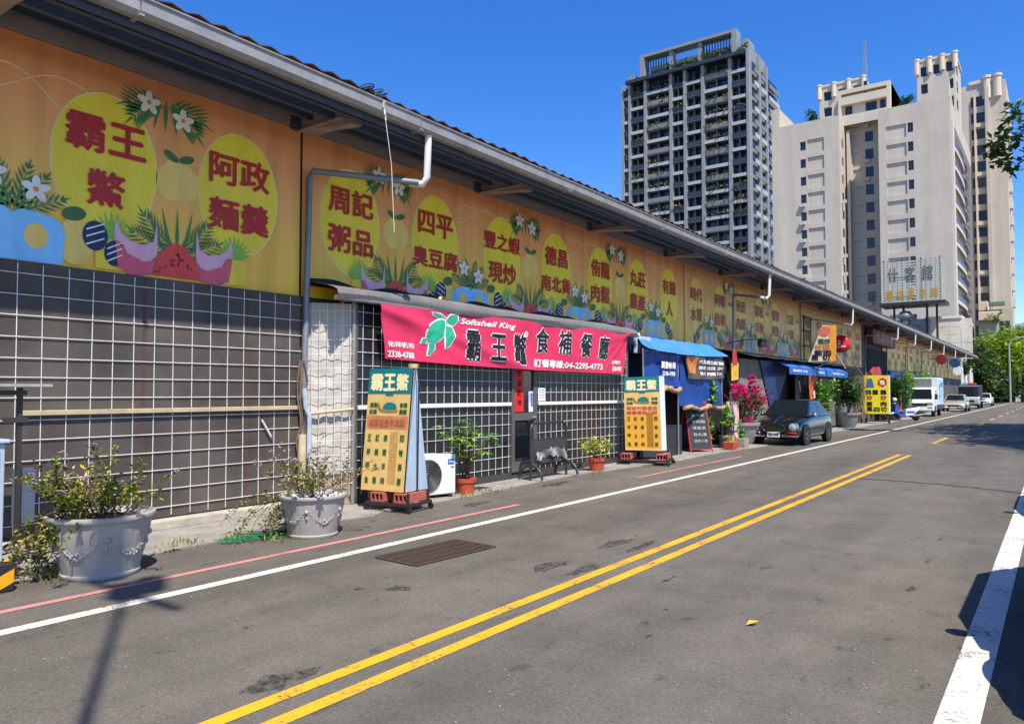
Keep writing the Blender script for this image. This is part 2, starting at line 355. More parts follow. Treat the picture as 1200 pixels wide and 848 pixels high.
# loose bundle of wire lying on the gutter and a dangling tie
bd = MB(); q = random.Random(5)
for i in range(16):
    c = (q.uniform(-.06, .06), q.uniform(-.14, .14), .06 + q.uniform(-.03, .05)); rr_ = q.uniform(.05, .12); tl = q.uniform(-.8, .8)
    bd.tube([(c[0] + rr_ * math.cos(t) * .7, c[1] + rr_ * math.sin(t) * 1.3, c[2] + rr_ * math.sin(t + tl) * .6) for t in [6.283 * j / 10 for j in range(11)]], .008, 5)
tag(bd.build('wire_bundle', mat('black_rubber', (38, 38, 42), .6), None, (W + 1.5, 6.85, 5.56)), 'tangled bundle of dark cable lying on the roof edge above the gutter', 'cable bundle')
p0 = PX(449, 125, W + 1.68)
tie = MB(); tie.tube([(0, 0, .03), (.02, -.01, .1), (.0, .03, .12), (-.03, .05, .02), (.0, .05, -.13), (.01, .03, -.05)], .012, 6)
tr = thing('rope', 'white knotted rope hanging with a thin cord from the gutter', 'rope', (p0.x, p0.y, p0.z - .04))
tie.build('knot', PVC, tr); MB().tube([(0, .04, -.1), (.0, .16, -.7), (0, .22, -1.6)], .005, 5).build('cord', PVC, tr)

# ---------------------------------------------------------------- printed mural banners
def gradmat(name, stops, z0, z1):
    m = bpy.data.materials.new(name); m.use_nodes = True; N = m.node_tree; b = N.nodes['Principled BSDF']; L = N.links.new
    tc = N.nodes.new('ShaderNodeTexCoord'); sp = N.nodes.new('ShaderNodeSeparateXYZ'); L(tc.outputs['Object'], sp.inputs[0])
    nz = N.nodes.new('ShaderNodeTexNoise'); nz.inputs['Scale'].default_value = .7; L(tc.outputs['Object'], nz.inputs['Vector'])
    mr = N.nodes.new('ShaderNodeMapRange'); mr.inputs[1].default_value = z0; mr.inputs[2].default_value = z1; L(sp.outputs[2], mr.inputs[0])
    ma = N.nodes.new('ShaderNodeMath'); ma.operation = 'MULTIPLY_ADD'; L(nz.outputs[0], ma.inputs[0]); ma.inputs[1].default_value = .25; L(mr.outputs[0], ma.inputs[2])
    sb = N.nodes.new('ShaderNodeMath'); sb.operation = 'SUBTRACT'; L(ma.outputs[0], sb.inputs[0]); sb.inputs[1].default_value = .125
    r = N.nodes.new('ShaderNodeValToRGB'); e = r.color_ramp.elements
    while len(e) < len(stops): e.new(.5)
    for i, (p, c) in enumerate(stops): e[i].position = p; e[i].color = (*lin(c), 1)
    L(sb.outputs[0], r.inputs[0])
    n2 = N.nodes.new('ShaderNodeTexNoise'); n2.inputs['Scale'].default_value = 1.6; n2.inputs['Detail'].default_value = 9
    mp = N.nodes.new('ShaderNodeMapping'); mp.inputs['Scale'].default_value = (1, 2.2, .15); L(tc.outputs['Object'], mp.inputs[0]); L(mp.outputs[0], n2.inputs['Vector'])
    r2 = N.nodes.new('ShaderNodeValToRGB'); r2.color_ramp.elements[0].position = .3; r2.color_ramp.elements[1].position = .6; r2.color_ramp.elements[0].color = (.8, .77, .72, 1)
    L(n2.outputs[0], r2.inputs[0])
    mu = N.nodes.new('ShaderNodeMix'); mu.data_type = 'RGBA'; mu.blend_type = 'MULTIPLY'; mu.inputs[0].default_value = 1; L(r.outputs[0], mu.inputs[6]); L(r2.outputs[0], mu.inputs[7])
    L(mu.outputs[2], b.inputs['Base Color']); b.inputs['Roughness'].default_value = .45
    bn = N.nodes.new('ShaderNodeTexNoise'); bn.inputs['Scale'].default_value = 1.5; bn.inputs['Detail'].default_value = 3; L(tc.outputs['Object'], bn.inputs['Vector'])
    bp = N.nodes.new('ShaderNodeBump'); bp.inputs['Strength'].default_value = .35; bp.inputs['Distance'].default_value = .05; L(bn.outputs[0], bp.inputs['Height']); L(bp.outputs[0], b.inputs['Normal'])
    return m
Z0, Z1 = 3.03, 5.46
MUR1 = gradmat('banner_print', [(0, (255, 202, 62)), (.35, (255, 194, 76)), (.7, (250, 170, 96)), (1, (240, 158, 104))], Z0, Z1)
MUR2 = gradmat('banner_print_faded', [(0, (244, 202, 78)), (.45, (244, 196, 92)), (1, (228, 164, 104))], Z0, Z1)
PR = {k: mat('print_' + k, c, .45, var=.14, scale=2.5, spec=.4, dirt=.16, streak=True) for k, c in dict(oval=(255, 222, 52), ovalf=(250, 206, 96), rim=(255, 236, 170), red=(188, 32, 30), redf=(176, 62, 52), green=(52, 132, 74), greenf=(108, 140, 66), dgreen=(74, 112, 52), lgreen=(140, 190, 70),
      white=(240, 234, 224), orange=(238, 140, 60), blue=(140, 206, 248), bluef=(120, 176, 214), pear=(250, 208, 104), melon=(232, 72, 62), melonf=(206, 108, 84), seed=(110, 30, 30), pink=(232, 176, 190), fuch=(226, 92, 110), navy=(30, 46, 82), line=(255, 222, 180), pine=(252, 212, 56)).items()}
def ell(cx, cz, a, b, n=40, x=0, rot=0.):
    return [(x, cx + a * math.cos(t) * math.cos(rot) - b * math.sin(t) * math.sin(rot), cz + a * math.cos(t) * math.sin(rot) + b * math.sin(t) * math.cos(rot)) for t in [6.28319 * i / n for i in range(n)]]
def blade(mb, cx, cz, ang, l, wd, x=0):
    d = (math.cos(ang), math.sin(ang)); s_ = (-d[1], d[0])
    mb.poly([(x, cx, cz), (x, cx + d[0] * l * .4 + s_[0] * wd / 2, cz + d[1] * l * .4 + s_[1] * wd / 2), (x, cx + d[0] * l, cz + d[1] * l), (x, cx + d[0] * l * .4 - s_[0] * wd / 2, cz + d[1] * l * .4 - s_[1] * wd / 2)])
def frond(mb, cx, cz, ang, l, bend, nl=9, ll=.26, x=0, wd=.045):
    px, pz, a = cx, cz, ang; i = 0
    for i in range(nl):
        st = l / nl; px += math.cos(a) * st; pz += math.sin(a) * st; a += bend / nl
        k = ll * math.sin(math.pi * (.25 + .7 * i / nl))
        for s_ in (-1, 1): blade(mb, px, pz, a + s_ * .62, k, wd, x)
    blade(mb, px, pz, a, ll * .7, wd, x)
    blade(mb, cx, cz, ang + bend * .45, l * .98, .022, x + .0005)
def flower(mb, cx, cz, r, x=0):
    for k in range(5):
        t = 1.57 + k * 1.2566; mb.poly(ell(cx + math.cos(t) * r * .52, cz + math.sin(t) * r * .52, r * .52, r * .30, 10, x + .0004 * k, t))
proto = {}
def P2(name, key, mk):                       # one shared mesh per printed motif
    m = MB(); mk(m); o = m.build(name, PR[key]); proto[name + key] = o; return o
def oval_pts(m): m.poly(ell(0, 0, .60, .82, 48))
X1, X2, X3, X4, X5 = .004, .008, .012, .016, .020
MOT = []
def motif(name, key, mk, x): MOT.append([name, key, mk, x, None])
def mk_palmA(m):
    for a, b in ((.62, .3), (2.52, -.3), (.12, .45), (3.02, -.45)): frond(m, 0, -.06, a, .56, b, 8, .26, 0, .026)
    for k in range(5): blade(m, -.16 + .08 * k, -.1, 1.97 - .2 * k, .62, .045, .001)
def mk_palmTop(m):
    for a, b in ((-.25, -.6), (-2.89, .6), (.1, -.5), (-3.2, .5)): frond(m, 0, .2, a, .44, b, 7, .32, 0, .030)
    for k in range(5): blade(m, -.16 + .08 * k, .28, -1.9 + .16 * k, .42, .05, .001)
def mk_palmB(m):
    for a in (.95, 1.3, 1.85, 2.2, .45, 2.7): frond(m, 0, -.1, a, .52, 0, 7, .18, 0, .03)
def mk_blue(m):
    outer = [(.52 * math.cos(t) * (1 + .0 * t), .30 * math.sin(t) + (.05 * math.cos(2 * t))) for t in [math.pi * i / 20 for i in range(21)]]
    pts = [(0, y_, z_ if abs(y_) > .08 else z_ - .05) for y_, z_ in outer] + [(0, -.5, -.3), (0, .5, -.3)]
    m.poly(pts)
def mk_eyes(m):
    for s_ in (-1, 1): m.poly(ell(s_ * .23, -.02, .13, .15, 20))
def mk_pear(m): m.poly([(0, .20 * math.cos(t) * (1 - .25 * max(0, math.sin(t))), .27 * math.sin(t)) for t in [6.283 * i / 26 for i in range(26)]])
def mk_pear2(m):
    m.poly(ell(-.13, -.1, .15, .22, 20, 0, .3)); m.poly(ell(.13, -.1, .15, .22, 20, .0005, -.3)); m.poly(ell(0, .06, .2, .16, 20, .001))
def mk_leaf2(m):
    m.poly(ell(-.09, .24, .11, .05, 12, 0, -.5)); m.poly(ell(.11, .24, .11, .05, 12, .0005, .35))
def mk_leaf1(m): m.poly(ell(0, 0, .13, .08, 14, 0, .2))
def mk_ball(m): m.poly(ell(0, 0, .14, .17, 24)); m.poly(ell(.22, -.17, .12, .15, 24))
def mk_strp(m):
    for cx, cz, s_ in ((0, 0, 1), (.22, -.17, .85)):
        for k in (-.07, .02, .1): m.poly([(0, cx - .1 * s_, cz + k * s_ - .05), (0, cx + .1 * s_, cz + k * s_ + .045), (0, cx + .1 * s_, cz + k * s_ + .06), (0, cx - .1 * s_, cz + k * s_ - .03)])
def mk_pcrown(m):
    for k in range(11): blade(m, 0, -.06, .35 + .245 * k, .34 - .012 * abs(k - 5), .07, .0003 * k)
    for k in range(6): blade(m, -.12 + .05 * k, -.3, 1.57 + .08 * (k - 3), .36, .035, .004)
def mk_pbody(m): m.poly([(0, -.17, -.32), (0, .17, -.32), (0, .18, -.08), (0, .12, .02), (0, -.12, .02), (0, -.18, -.08)])
def mk_drag(m): m.poly([(0, -.26, .42), (0, -.22, .16), (0, -.1, .1), (0, .05, .12), (0, .17, .2), (0, .24, .38), (0, .25, .05), (0, .2, -.22), (0, -.24, -.2), (0, -.27, .1)])
def mk_dragr(m): m.poly([(0, -.24, -.06), (0, -.1, -.10), (0, .1, -.02), (0, .24, .12), (0, .2, -.2), (0, .05, -.28), (0, -.2, -.24)])
def mk_melon(m): m.poly([(0, -.5, -.2), (0, -.1, .19), (0, 0, .23), (0, .1, .19), (0, .5, -.2)])
def mk_seed(m):
    q = random.Random(2)
    for _ in range(26):
        z = q.uniform(-.17, .1); y = q.uniform(-1, 1) * (.1 - z) * 1.1; m.poly(ell(y, z, .012, .016, 6))
def mk_wave(m):
    for ph, am, zz in ((0, .22, -.1), (1.9, .30, -.22)):
        pt = [(y, zz + am * math.sin(y * 3.1 + ph) * math.cos(y * 1.1)) for y in [-.95 + .05 * i for i in range(39)]]
        for (a, b), (c, d) in zip(pt, pt[1:]): m.poly([(0, a, b - .0065), (0, c, d - .0065), (0, c, d + .0065), (0, a, b + .0065)])
def mk_flB(m): flower(m, -.2, .2, .15); flower(m, .22, .1, .16)
def mk_flT(m): flower(m, -.24, .02, .17); flower(m, .2, -.08, .16)
def mk_cen(pts_):
    def f_(m):
        for a, b in pts_: m.poly(ell(a, b, .03, .03, 8))
    return f_
_mp = {}
def put(parent, name, key, mk, x, y, z, flip=1):
    k = (name, key, flip)
    if k not in _mp:
        m = MB(); mk(m)
        if flip < 0: m.v = [(a, -b, c) for a, b, c in m.v]; m.f = [f_[::-1] for f_ in m.f]
        _mp[k] = m.build(name, PR[key], parent, (x, y, z)); return _mp[k]
    return inst(_mp[k], parent, (x, y, z))
OV = [('霸王', '鱉'), ('阿政', '麵羹'), ('周記', '粥品'), ('四平', '臭豆腐'), ('豐之蝦', '現炒'), ('德昌', '南北貨'), ('侑龍', '肉鬆'), ('丸莊', '農產'), ('有緣', '人'), ('時代', '水果'), ('阿嘟', '自和'), ('秋迴', '肉鋪'), ('富祝', '羊肉'), ('櫻宴', '烤魚'), ('江家', '八寶')]
def oy(k): return 4.16 if k == 0 else 5.90 + 1.955 * (k - 1)
SEAM = [-2.2, 6.92, 20.65, 32.75]
BL = ['fruit mural banner above the wire grid screen, left of the grey drain pipe', 'orange fruit mural banner above the grey awning and pink red cloth banner', 'faded yellow fruit mural banner above the bougainvillea and black car']
for bi in range(3):
    y0, y1 = SEAM[bi] + .012, SEAM[bi + 1] - .012
    bn = thing('mural_banner', BL[bi].replace('sunlit ', ''), 'banner', (W, 0, 0))
    fd = bi == 2
    MB().grid(int((y1 - y0) * 2), 6, lambda a, b: (.0 + .0, y0 + (y1 - y0) * a, Z0 + (Z1 - .012 - Z0) * b)).build('banner_sheet', MUR2 if fd else MUR1, bn, (.02, 0, 0))
    if bi == 2: MB().box(.0, y1 + .0, 2.9, .06, y1 + .05, Z1 - .02).build('edge_trim', PIPE, bn)
    else: MB().box(.015, y1 - .015, Z0, .03, y1 + .004, Z1 - .02).build('seam', mat('seam_dark', (40, 36, 34), .8), bn)
    B0 = .02
    ks = [k for k in range(15) if y0 < oy(k) < y1]
    if bi == 0: ks = [-1] + ks
    for k in ks:
        yc = oy(k) if k >= 0 else 4.16 - 1.9
        put(bn, 'printed_oval_rim', 'ovalf' if fd else 'rim', lambda m: m.poly(ell(0, 0, .605, .825, 48)), B0 + X1, yc, 4.27)
        put(bn, 'printed_oval', 'ovalf' if fd else 'oval', lambda m: m.poly(ell(0, 0, .59, .81, 48)), B0 + X2, yc, 4.27)
        if k >= 0:
            for row, s_ in enumerate(OV[k]):
                hh = .40 if len(s_) < 3 else .33
                m = MB(); wd = (hh * 1.04) * len(s_) + .06 * (len(s_) - 1)
                tput(m, s_, on_wall(0, 0, 0), wd, hh, .03)
                m.build('lettering', PR['redf' if fd else 'red'], bn, (B0 + X5 + .004, yc, 4.58 - .60 * row))
    def inside(y): return y0 + .1 < y < y1 - .1
    for k in range(-1, 15):
        yg = ((oy(k) if k >= 0 else 2.26) + oy(k + 1)) / 2 if k < 14 else oy(14) + .98
        if not inside(yg): continue
        A = k % 2 == 0; G_ = 'greenf' if fd else 'green'
        if A:
            put(bn, 'printed_pear_pair', 'pear', mk_pear2, B0 + X1, yg, 4.32); put(bn, 'printed_leaf_pair', 'dgreen', mk_leaf2, B0 + X2, yg, 4.32)
            put(bn, 'printed_palm', G_, mk_palmA, B0 + X3, yg, 3.42); put(bn, 'printed_melon', 'melonf' if fd else 'melon', mk_melon, B0 + X4, yg, 3.26); put(bn, 'printed_melon_seeds', 'seed', mk_seed, B0 + X5, yg, 3.26)
            if not fd or k in (10, 12): put(bn, 'printed_top_palm', G_, mk_palmTop, B0 + X3, yg - .17, 4.96); put(bn, 'printed_flower', 'white', lambda m: flower(m, 0, 0, .145), B0 + X4, yg - .39, 5.14); put(bn, 'printed_flower', 'white', lambda m: flower(m, 0, 0, .145), B0 + X4, yg + .05, 5.04); put(bn, 'printed_flower_centre', 'orange', mk_cen([(0, 0)]), B0 + X5, yg - .39, 5.14); put(bn, 'printed_flower_centre', 'orange', mk_cen([(0, 0)]), B0 + X5, yg + .05, 5.04)
        else:
            put(bn, 'printed_palm_tuft', G_, mk_palmB, B0 + X3, yg, 3.62); [(put(bn, 'printed_flower', 'white', lambda m: flower(m, 0, 0, .145), B0 + X4, yg + a_, 3.72 + b_), put(bn, 'printed_flower_centre', 'orange', mk_cen([(0, 0)]), B0 + X5, yg + a_, 3.72 + b_)) for a_, b_ in ((-.2, .2), (.22, .1))]
            put(bn, 'printed_wax_apple', 'bluef' if fd else 'blue', mk_blue, B0 + X4 + .002, yg, 3.335); [put(bn, 'printed_hole', 'pear', lambda m: m.poly(ell(0, 0, .12, .14, 20)), B0 + X5, yg + e_, 3.315) for e_ in (-.23, .23)]
            put(bn, 'printed_wave', 'line', mk_wave, B0 + X1, yg, 5.02)
        for s_ in (-1, 1):                      # fruit between the big motifs
            f_ = s_ if A else -s_
            if A:
                yy = yg + .52 * s_
                if inside(yy): put(bn, 'printed_dragon_fruit', 'pink', mk_drag, B0 + X4, yy, 3.30, s_); put(bn, 'printed_dragon_base', 'fuch', mk_dragr, B0 + X5, yy, 3.30, s_)
                yy = yg + .80 * s_
                if inside(yy): put(bn, 'printed_pineapple_crown', 'lgreen', mk_pcrown, B0 + X3, yy, 3.46); put(bn, 'printed_pineapple', 'pine', mk_pbody, B0 + X4, yy, 3.38)
            else:
                yy = yg + .63 * s_
                if inside(yy): put(bn, 'printed_pear', 'pear', mk_pear, B0 + X3, yy, 3.33); put(bn, 'printed_pear_leaf', 'dgreen', mk_leaf1, B0 + X4, yy - .02, 3.63)
                yy = yg + .84 * s_
                if inside(yy) and inside(yy + .2 * s_): put(bn, 'printed_balloons', 'navy', mk_ball, B0 + X4 + .0025, yy, 3.42, s_); put(bn, 'printed_balloon_stripes', 'white', mk_strp, B0 + X5 + .001, yy, 3.42, s_)
# banners beyond: paler panels with small shop names
def farbanner(y0, y1, lab, names, zb=3.0):
    bn = thing('mural_banner', lab, 'banner', (W, 0, 0))
    MB().grid(int((y1 - y0)), 4, lambda a, b: (.02, y0 + (y1 - y0) * a, zb + (Z1 - .012 - zb) * b)).build('banner_sheet', MUR2, bn)
    n_ = len(names); st = (y1 - y0) / n_
    for i, nm in enumerate(names):
        yc = y0 + st * (i + .5)
        m = MB(); tput(m, nm[:2], on_wall(0, 0, .3), .95, .42, .02); tput(m, nm[2:], on_wall(0, 0, -.3), .95, .42, .02); m.build('lettering', PR['redf'], bn, (.045, yc, 4.35))
        put(bn, 'printed_oval', 'ovalf', oval_pts, .026, yc, 4.27)
        put(bn, 'printed_palm', 'greenf', mk_palmA, .034, yc + st / 2 if i < n_ - 1 else yc, 3.42)
        put(bn, 'printed_melon', 'melonf', mk_melon, .038, yc + st / 2 if i < n_ - 1 else yc, 3.26)
farbanner(32.95, 44.9, 'faded mural banner behind the triangular sign and round red sign', ['阿財米粉', '春天花店', '新豐茶行', '大里包子', '美味素食', '金品鹹酥'])
farbanner(51.0, 60.2, 'faded mural banner beyond the dark red sign box', ['東海牛肉', '福記水餃', '正宗滷味', '合成豆漿'])
farbanner(60.5, 96.5, 'faded mural banner along the far end of the market hall', ['永和鮮果', '益源海產', '日月茶坊', '宏昌蔬菜', '有成雜糧', '吉祥麵店', '三興豬肉', '源發青果', '和美餅店', '順天藥行', '安心油飯', '朝陽豆花'])
# ================================================================== mesh screen bay at the near end
WIRE = mat('white_wire', (226, 224, 218), .45, .1, var=.12, scale=8, dirt=.25)
SCREEN = mat('shade_screen', (88, 80, 72), .55, var=.5, scale=.9, dirt=.3, bump=.25, bscale=5, spec=.25)  # wide tone variation paints in reflections and glimpses of the inside through the cloth
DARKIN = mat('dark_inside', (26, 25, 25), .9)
WOOD = mat('rail_wood', (190, 170, 136), .7, var=.2, scale=5, dirt=.3, streak=False)
def wires(parent, x, y0, y1, z0, z1, dy, dz, r=.005, q=None, n=6):
    q = q or random.Random(1)
    k = 0; y = y0 + dy * .5
    while y < y1:
        e = q.uniform(-.018, .018); m = MB().tube([(x, y, z0), (x, y + e * .5, (z0 + z1) / 2), (x, y + e, z1)], r, n); m.build('grid_wire', WIRE, parent); y += dy
    z = z0 + dz * .5
    while z < z1:
        e = q.uniform(-.012, .012); MB().tube([(x + .008, y0, z), (x + .008, (y0 + y1) / 2, z + e), (x + .008, y1, z + e * .4)], r, n).build('grid_wire', WIRE, parent); z += dz
sc = thing('wire_grid_screen', 'brown shade cloth behind a white wire grid with a wooden rail, under the mural', 'screen', (W, 0, 0))
def cloth(y0, y1, z0, z1, x, am=.012, seed=0):
    q = random.Random(seed); ph = [q.uniform(0, 6) for _ in range(6)]
    return lambda a, b: (x + am * (math.sin(a * 9 + ph[0] + 2 * b) + .6 * math.sin(a * 23 + ph[1]) + .5 * math.sin(b * 7 + ph[2] + a * 4)), y0 + (y1 - y0) * a, z0 + (z1 - z0) * b)
smooth(MB().grid(80, 14, cloth(-2.0, 6.88, .14, 3.02, .0655, .0012)).build('shade_cloth', SCREEN, sc))
wires(sc, .072, -1.5, 6.90, .16, 3.0, .245, .218)
MB().box(.085, 3.3, 1.40, .125, 6.95, 1.455).build('rail', WOOD, sc, bevel=.006)
for y in (4.62, 6.02): MB().box(.0672, y - .02, .14, .0685, y + .02, 3.0).build('post', mat('post_rust', (88, 62, 50), .8, dirt=.4), sc)
MB().box(.0, -2.2, 0, .20, 6.98, .125).build('sill', mat('sill_concrete', (186, 176, 158), .9, var=.25, scale=4, dirt=.4, bump=.4), sc, bevel=.02)
# short loose stick caught in the grid
p = PX(307, 492, W + .1); p2 = PX(318, 512, W + .1)
tag(MB().tube([(W + .1, p.y, p.z), (W + .11, p2.y - .02, p2.z + .02), (W + .1, p2.y, p2.z)], .014, 8).build('loose_stick', PVC), 'short bent white stick caught in the wire grid above the flower pot', 'stick')

# ================================================================== restaurant front with the red banner
SFX = -8.40
shop = thing('restaurant_front', 'dark restaurant front behind white wire grid with glazed door and grey awning', 'shop front', (SFX, 0, 0))
GFR = mat('door_frame_grey', (96, 92, 86), .6, .1, var=.15, dirt=.2); GLASS = mat('dark_glass', (24, 28, 34), .08, 0, var=.3, scale=1.2, spec=.8)
SCR2 = mat('dark_panel', (38, 37, 37), .35, var=.4, scale=1.1, spec=.5)
def glassy(y0, y1, seed): return MB().grid(int((y1 - y0) * 6), 10, cloth(y0, y1, .13, 2.98, -.0055, .0008, seed))
smooth(glassy(7.62, 11.47, 3).build('screen_panel', SCR2, shop)); smooth(glassy(12.33, 16.2, 4).build('screen_panel', SCR2, shop))
wires(shop, .0, 7.62, 11.45, .14, 2.95, .205, .20, .005, random.Random(2)); wires(shop, .0, 12.35, 16.2, .14, 2.95, .205, .20, .005, random.Random(4))
for a, b in ((7.62, 11.45), (12.36, 16.15)): MB().box(.012, a, 1.385, .05, b, 1.45).build('rail', mat('rail_white', (232, 226, 210), .5, var=.08, dirt=.15), shop, bevel=.01)
MB().box(-.20, 7.55, .012, .02, 11.47, .13).build('sill', mat('sill_dark', (64, 60, 56), .9, dirt=.3), shop); MB().box(-.20, 12.33, .012, .02, 16.25, .13).build('sill', mat('sill_dark', (60, 58, 56), .9, dirt=.3), shop)
for y in (7.6, 16.22): MB().box(-.04, y - .025, .13, .01, y + .025, 3.0).build('corner_post', GFR, shop)
# oblique white cloth return at the near side
rt = MB(); q = random.Random(9)
A_ = Vector((-.43, 7.06, 0)); B_ = Vector((-.03, 7.58, 0)); nrm = Vector((.52, -.40, 0)).normalized()
rt.grid(26, 40, lambda a, b: A_.lerp(B_, a) + Vector((0, 0, .45 + 2.5 * b)) + nrm * (.010 * math.sin(b * 38 + 2 * math.sin(a * 5)) * (.4 + a * (1 - a) * 2) + .005 * math.sin(b * 71 + a * 7) + .008 * math.sin(a * 21)))
CL = mat('white_cloth', (190, 182, 170), .85, var=.16, scale=2.2, dirt=.16); smooth(rt.build('return_cloth', CL, shop))
rl = MB(); rl.grid(14, 10, lambda a, b: A_.lerp(B_, a) + Vector((0, 0, .02 + .43 * b)) + nrm * (.015 * math.sin(b * 15 + a * 9) - .003)); smooth(rl.build('return_skirt', mat('old_wall', (168, 142, 122), .9, var=.35, scale=7, dirt=.55, bump=.5), shop))
for k in range(6):
    c = A_.lerp(B_, (k + .5) / 6) + nrm * .055; MB().tube([c + Vector((0, 0, .15)), c + Vector((0, 0, 2.95))], .0042, 6).build('grid_wire', WIRE, shop)
for k in range(13):
    z = .3 + k * .21; a, b = A_ + nrm * .063 + Vector((0, 0, z)), B_ + nrm * .063 + Vector((0, 0, z + .02)); MB().tube([a, b], .0042, 6).build('grid_wire', WIRE, shop)
a, b = A_ + nrm * .08 + Vector((0, 0, 1.33)), B_ + nrm * .08 + Vector((0, 0, 1.40)); MB().tube([a, b], .022, 8).build('rail', WOOD, shop)
a = B_ + nrm * .03; MB().tube([a + Vector((0, 0, .02)), a + Vector((0, 0, 3.0))], .03, 10).build('corner_pole', mat('pole_grey', (150, 146, 138), .5, .3, dirt=.4), shop)
# rusty old wiring at the foot of the drain pipe
wj = MB(); q = random.Random(21)
for i in range(5):
    o_ = Vector((W + .12 + q.uniform(0, .04), 6.84 + q.uniform(-.05, .08), 0)); wj.tube([o_ + Vector((q.uniform(-.02, .02), q.uniform(-.05, .05), z)) for z in (.6, .95, 1.3, 1.55, 1.8, 2.1)], .012, 6)
tag(wj.build('cable_run', mat('old_cable', (120, 96, 78), .8, dirt=.4)), 'tangle of old brown cables running beside the grey drain pipe', 'cable')
tag(MB().tube([(W + .2, 6.84, .02), (W + .2, 6.84, 1.05)], .055, 12).build('pipe_stub', mat('cream_pipe', (206, 190, 152), .6, dirt=.4)), 'short thick cream pipe standing at the foot of the grey drain pipe', 'pipe')
tag(MB().tube([(W + .25, 6.92, .72), (W + .25, 6.92, 1.3), (W + .22, 6.88, 1.42), (W + .22, 6.85, 1.7)], .034, 10).build('water_pipe', mat('pale_pvc', (176, 186, 196), .5, dirt=.3)), 'pale pvc water pipe with a bend beside the cream pipe stub', 'pipe')
# door
dr = MB(); Y0, Y1 = 11.48, 12.32
for a, b, c, d in ((Y0, Y0 + .09, .13, 2.3), (Y1 - .11, Y1, .13, 2.3), (Y0 + .09, Y1 - .11, .13, .32), (Y0 + .09, Y1 - .11, 1.10, 1.24), (Y0 + .09, Y1 - .11, 2.2, 2.3)): dr.box(-.03, a, c, .03, b, d)
door = dr.build('door', GFR, shop, bevel=.004)
MB().box(-.012, Y0 + .09, .32, -.006, Y1 - .11, 1.10).build('door_pane', GLASS, door); MB().box(-.012, Y0 + .09, 1.24, -.006, Y1 - .11, 2.2).build('door_pane', GLASS, door)
MB().box(.03, Y1 - .20, 1.14, .055, Y1 - .06, 1.175).build('door_handle', GUT, door)
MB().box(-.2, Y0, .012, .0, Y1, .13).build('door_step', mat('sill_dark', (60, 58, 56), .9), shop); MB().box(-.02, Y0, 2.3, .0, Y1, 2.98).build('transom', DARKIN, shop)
cp = tag(MB().box(.0, 0, 0, .004, .29, .86).build('couplet_strip', mat('red_paper', (226, 28, 34), .6, var=.06), None, (SFX + .006, Y0 + .11, 1.27)), 'red paper couplet strip with black brush characters on the door', 'paper strip')
m = MB()
for i, ch in enumerate('春滿乾坤'): tput(m, ch, on_wall(.006, .145, .74 - .19 * i), .13, .13, .03)
m.build('lettering', mat('ink', (60, 12, 16), .6), cp)
nt_ = tag(MB().box(0, 0, 0, .004, .14, .40).build('opening_notice', mat('paper_white', (226, 230, 232), .6, var=.04), None, (SFX + .004, Y1 - .26, 1.26)), 'narrow white and blue notice on the door glass beside the red paper', 'notice')
m = MB(); tput(m, '營業中', on_wall(.006, .045, .28), .05, .2, .0); m.build('lettering', mat('notice_blue', (40, 96, 190), .5), nt_); MB().box(.0042, .075, .1, .0055, .13, .37).build('blue_panel', mat('notice_blue', (40, 96, 190), .5), nt_)
p = PX(634, 459, SFX)
nb = tag(MB().box(0, 0, 0, .004, .26, .26).build('posted_note', mat('paper_white', (226, 230, 232), .6), None, (SFX + .014, p.y - .13, 1.47)), 'small square white paper note on the grid right of the door', 'notice')
m = MB()
for i in range(4): tput(m, '本店公休通知', on_wall(.006, .13, .22 - .05 * i), .2, .028, .0)
m.build('lettering', mat('ink_grey', (90, 90, 90), .6), nb)
# awning: rolled cassette with front bar and end bracket, black liner above
AWN = mat('awning_grey', (120, 116, 112), .65, var=.22, scale=2.5, dirt=.25)
aw = MB(); q = random.Random(11)
def awn(a, b):
    y = 7.05 + 9.28 * a; t = b
    prof = [(-.42, 3.25), (-.25, 3.255), (-.08, 3.225), (.10, 3.175), (.20, 3.13), (.225, 3.06), (.20, 2.99), (.14, 2.965)]
    i = min(int(t * 7), 6); f_ = t * 7 - i; x = prof[i][0] * (1 - f_) + prof[i + 1][0] * f_; z = prof[i][1] * (1 - f_) + prof[i + 1][1] * f_
    return (x + .012 * math.sin(y * 2.1), y, z + .012 * math.sin(y * 1.3 + b * 5) + .01 * math.sin(y * 5.1) * b - .012 * abs(math.sin(y * 1.05)))
aw.grid(110, 14, awn); smooth(aw.build('awning_roll', AWN, shop))
MB().tube([(.17, 7.05, 2.985), (.17, 16.36, 2.985)], .032, 10).build('awning_bar', mat('awning_bar', (150, 148, 146), .4, .5, dirt=.2), shop)
for y in (7.3, 10.4, 13.4, 16.2): MB().tube([(-.02, y, 2.93), (.16, y, 2.975)], .016, 6).build('awning_arm', GFR, shop)
ln = MB(); ln.grid(120, 3, lambda a, b: (-.40 + .05 * b, 7.0 + 9.35 * a, 3.20 - .012 + (.12 + .05 * math.sin(a * 40) * math.sin(a * 13) ) * (1 - b))); ln.build('black_liner', mat('liner', (30, 24, 26), .7, var=.3), shop)
MB().tube([(.20, 16.35, 3.0), (.20, 16.42, 3.03)], .05, 10).build('awning_cap', PVC, shop)
tag(MB().ball((0, 0, .03), .035, 8, 6).build('bulb', mat('bulb_cream', (236, 206, 120), .3), None, (SFX + .10, PX(516, 344, SFX + .1).y, 3.17)), 'small cream bulb sitting on top of the grey awning', 'bulb')

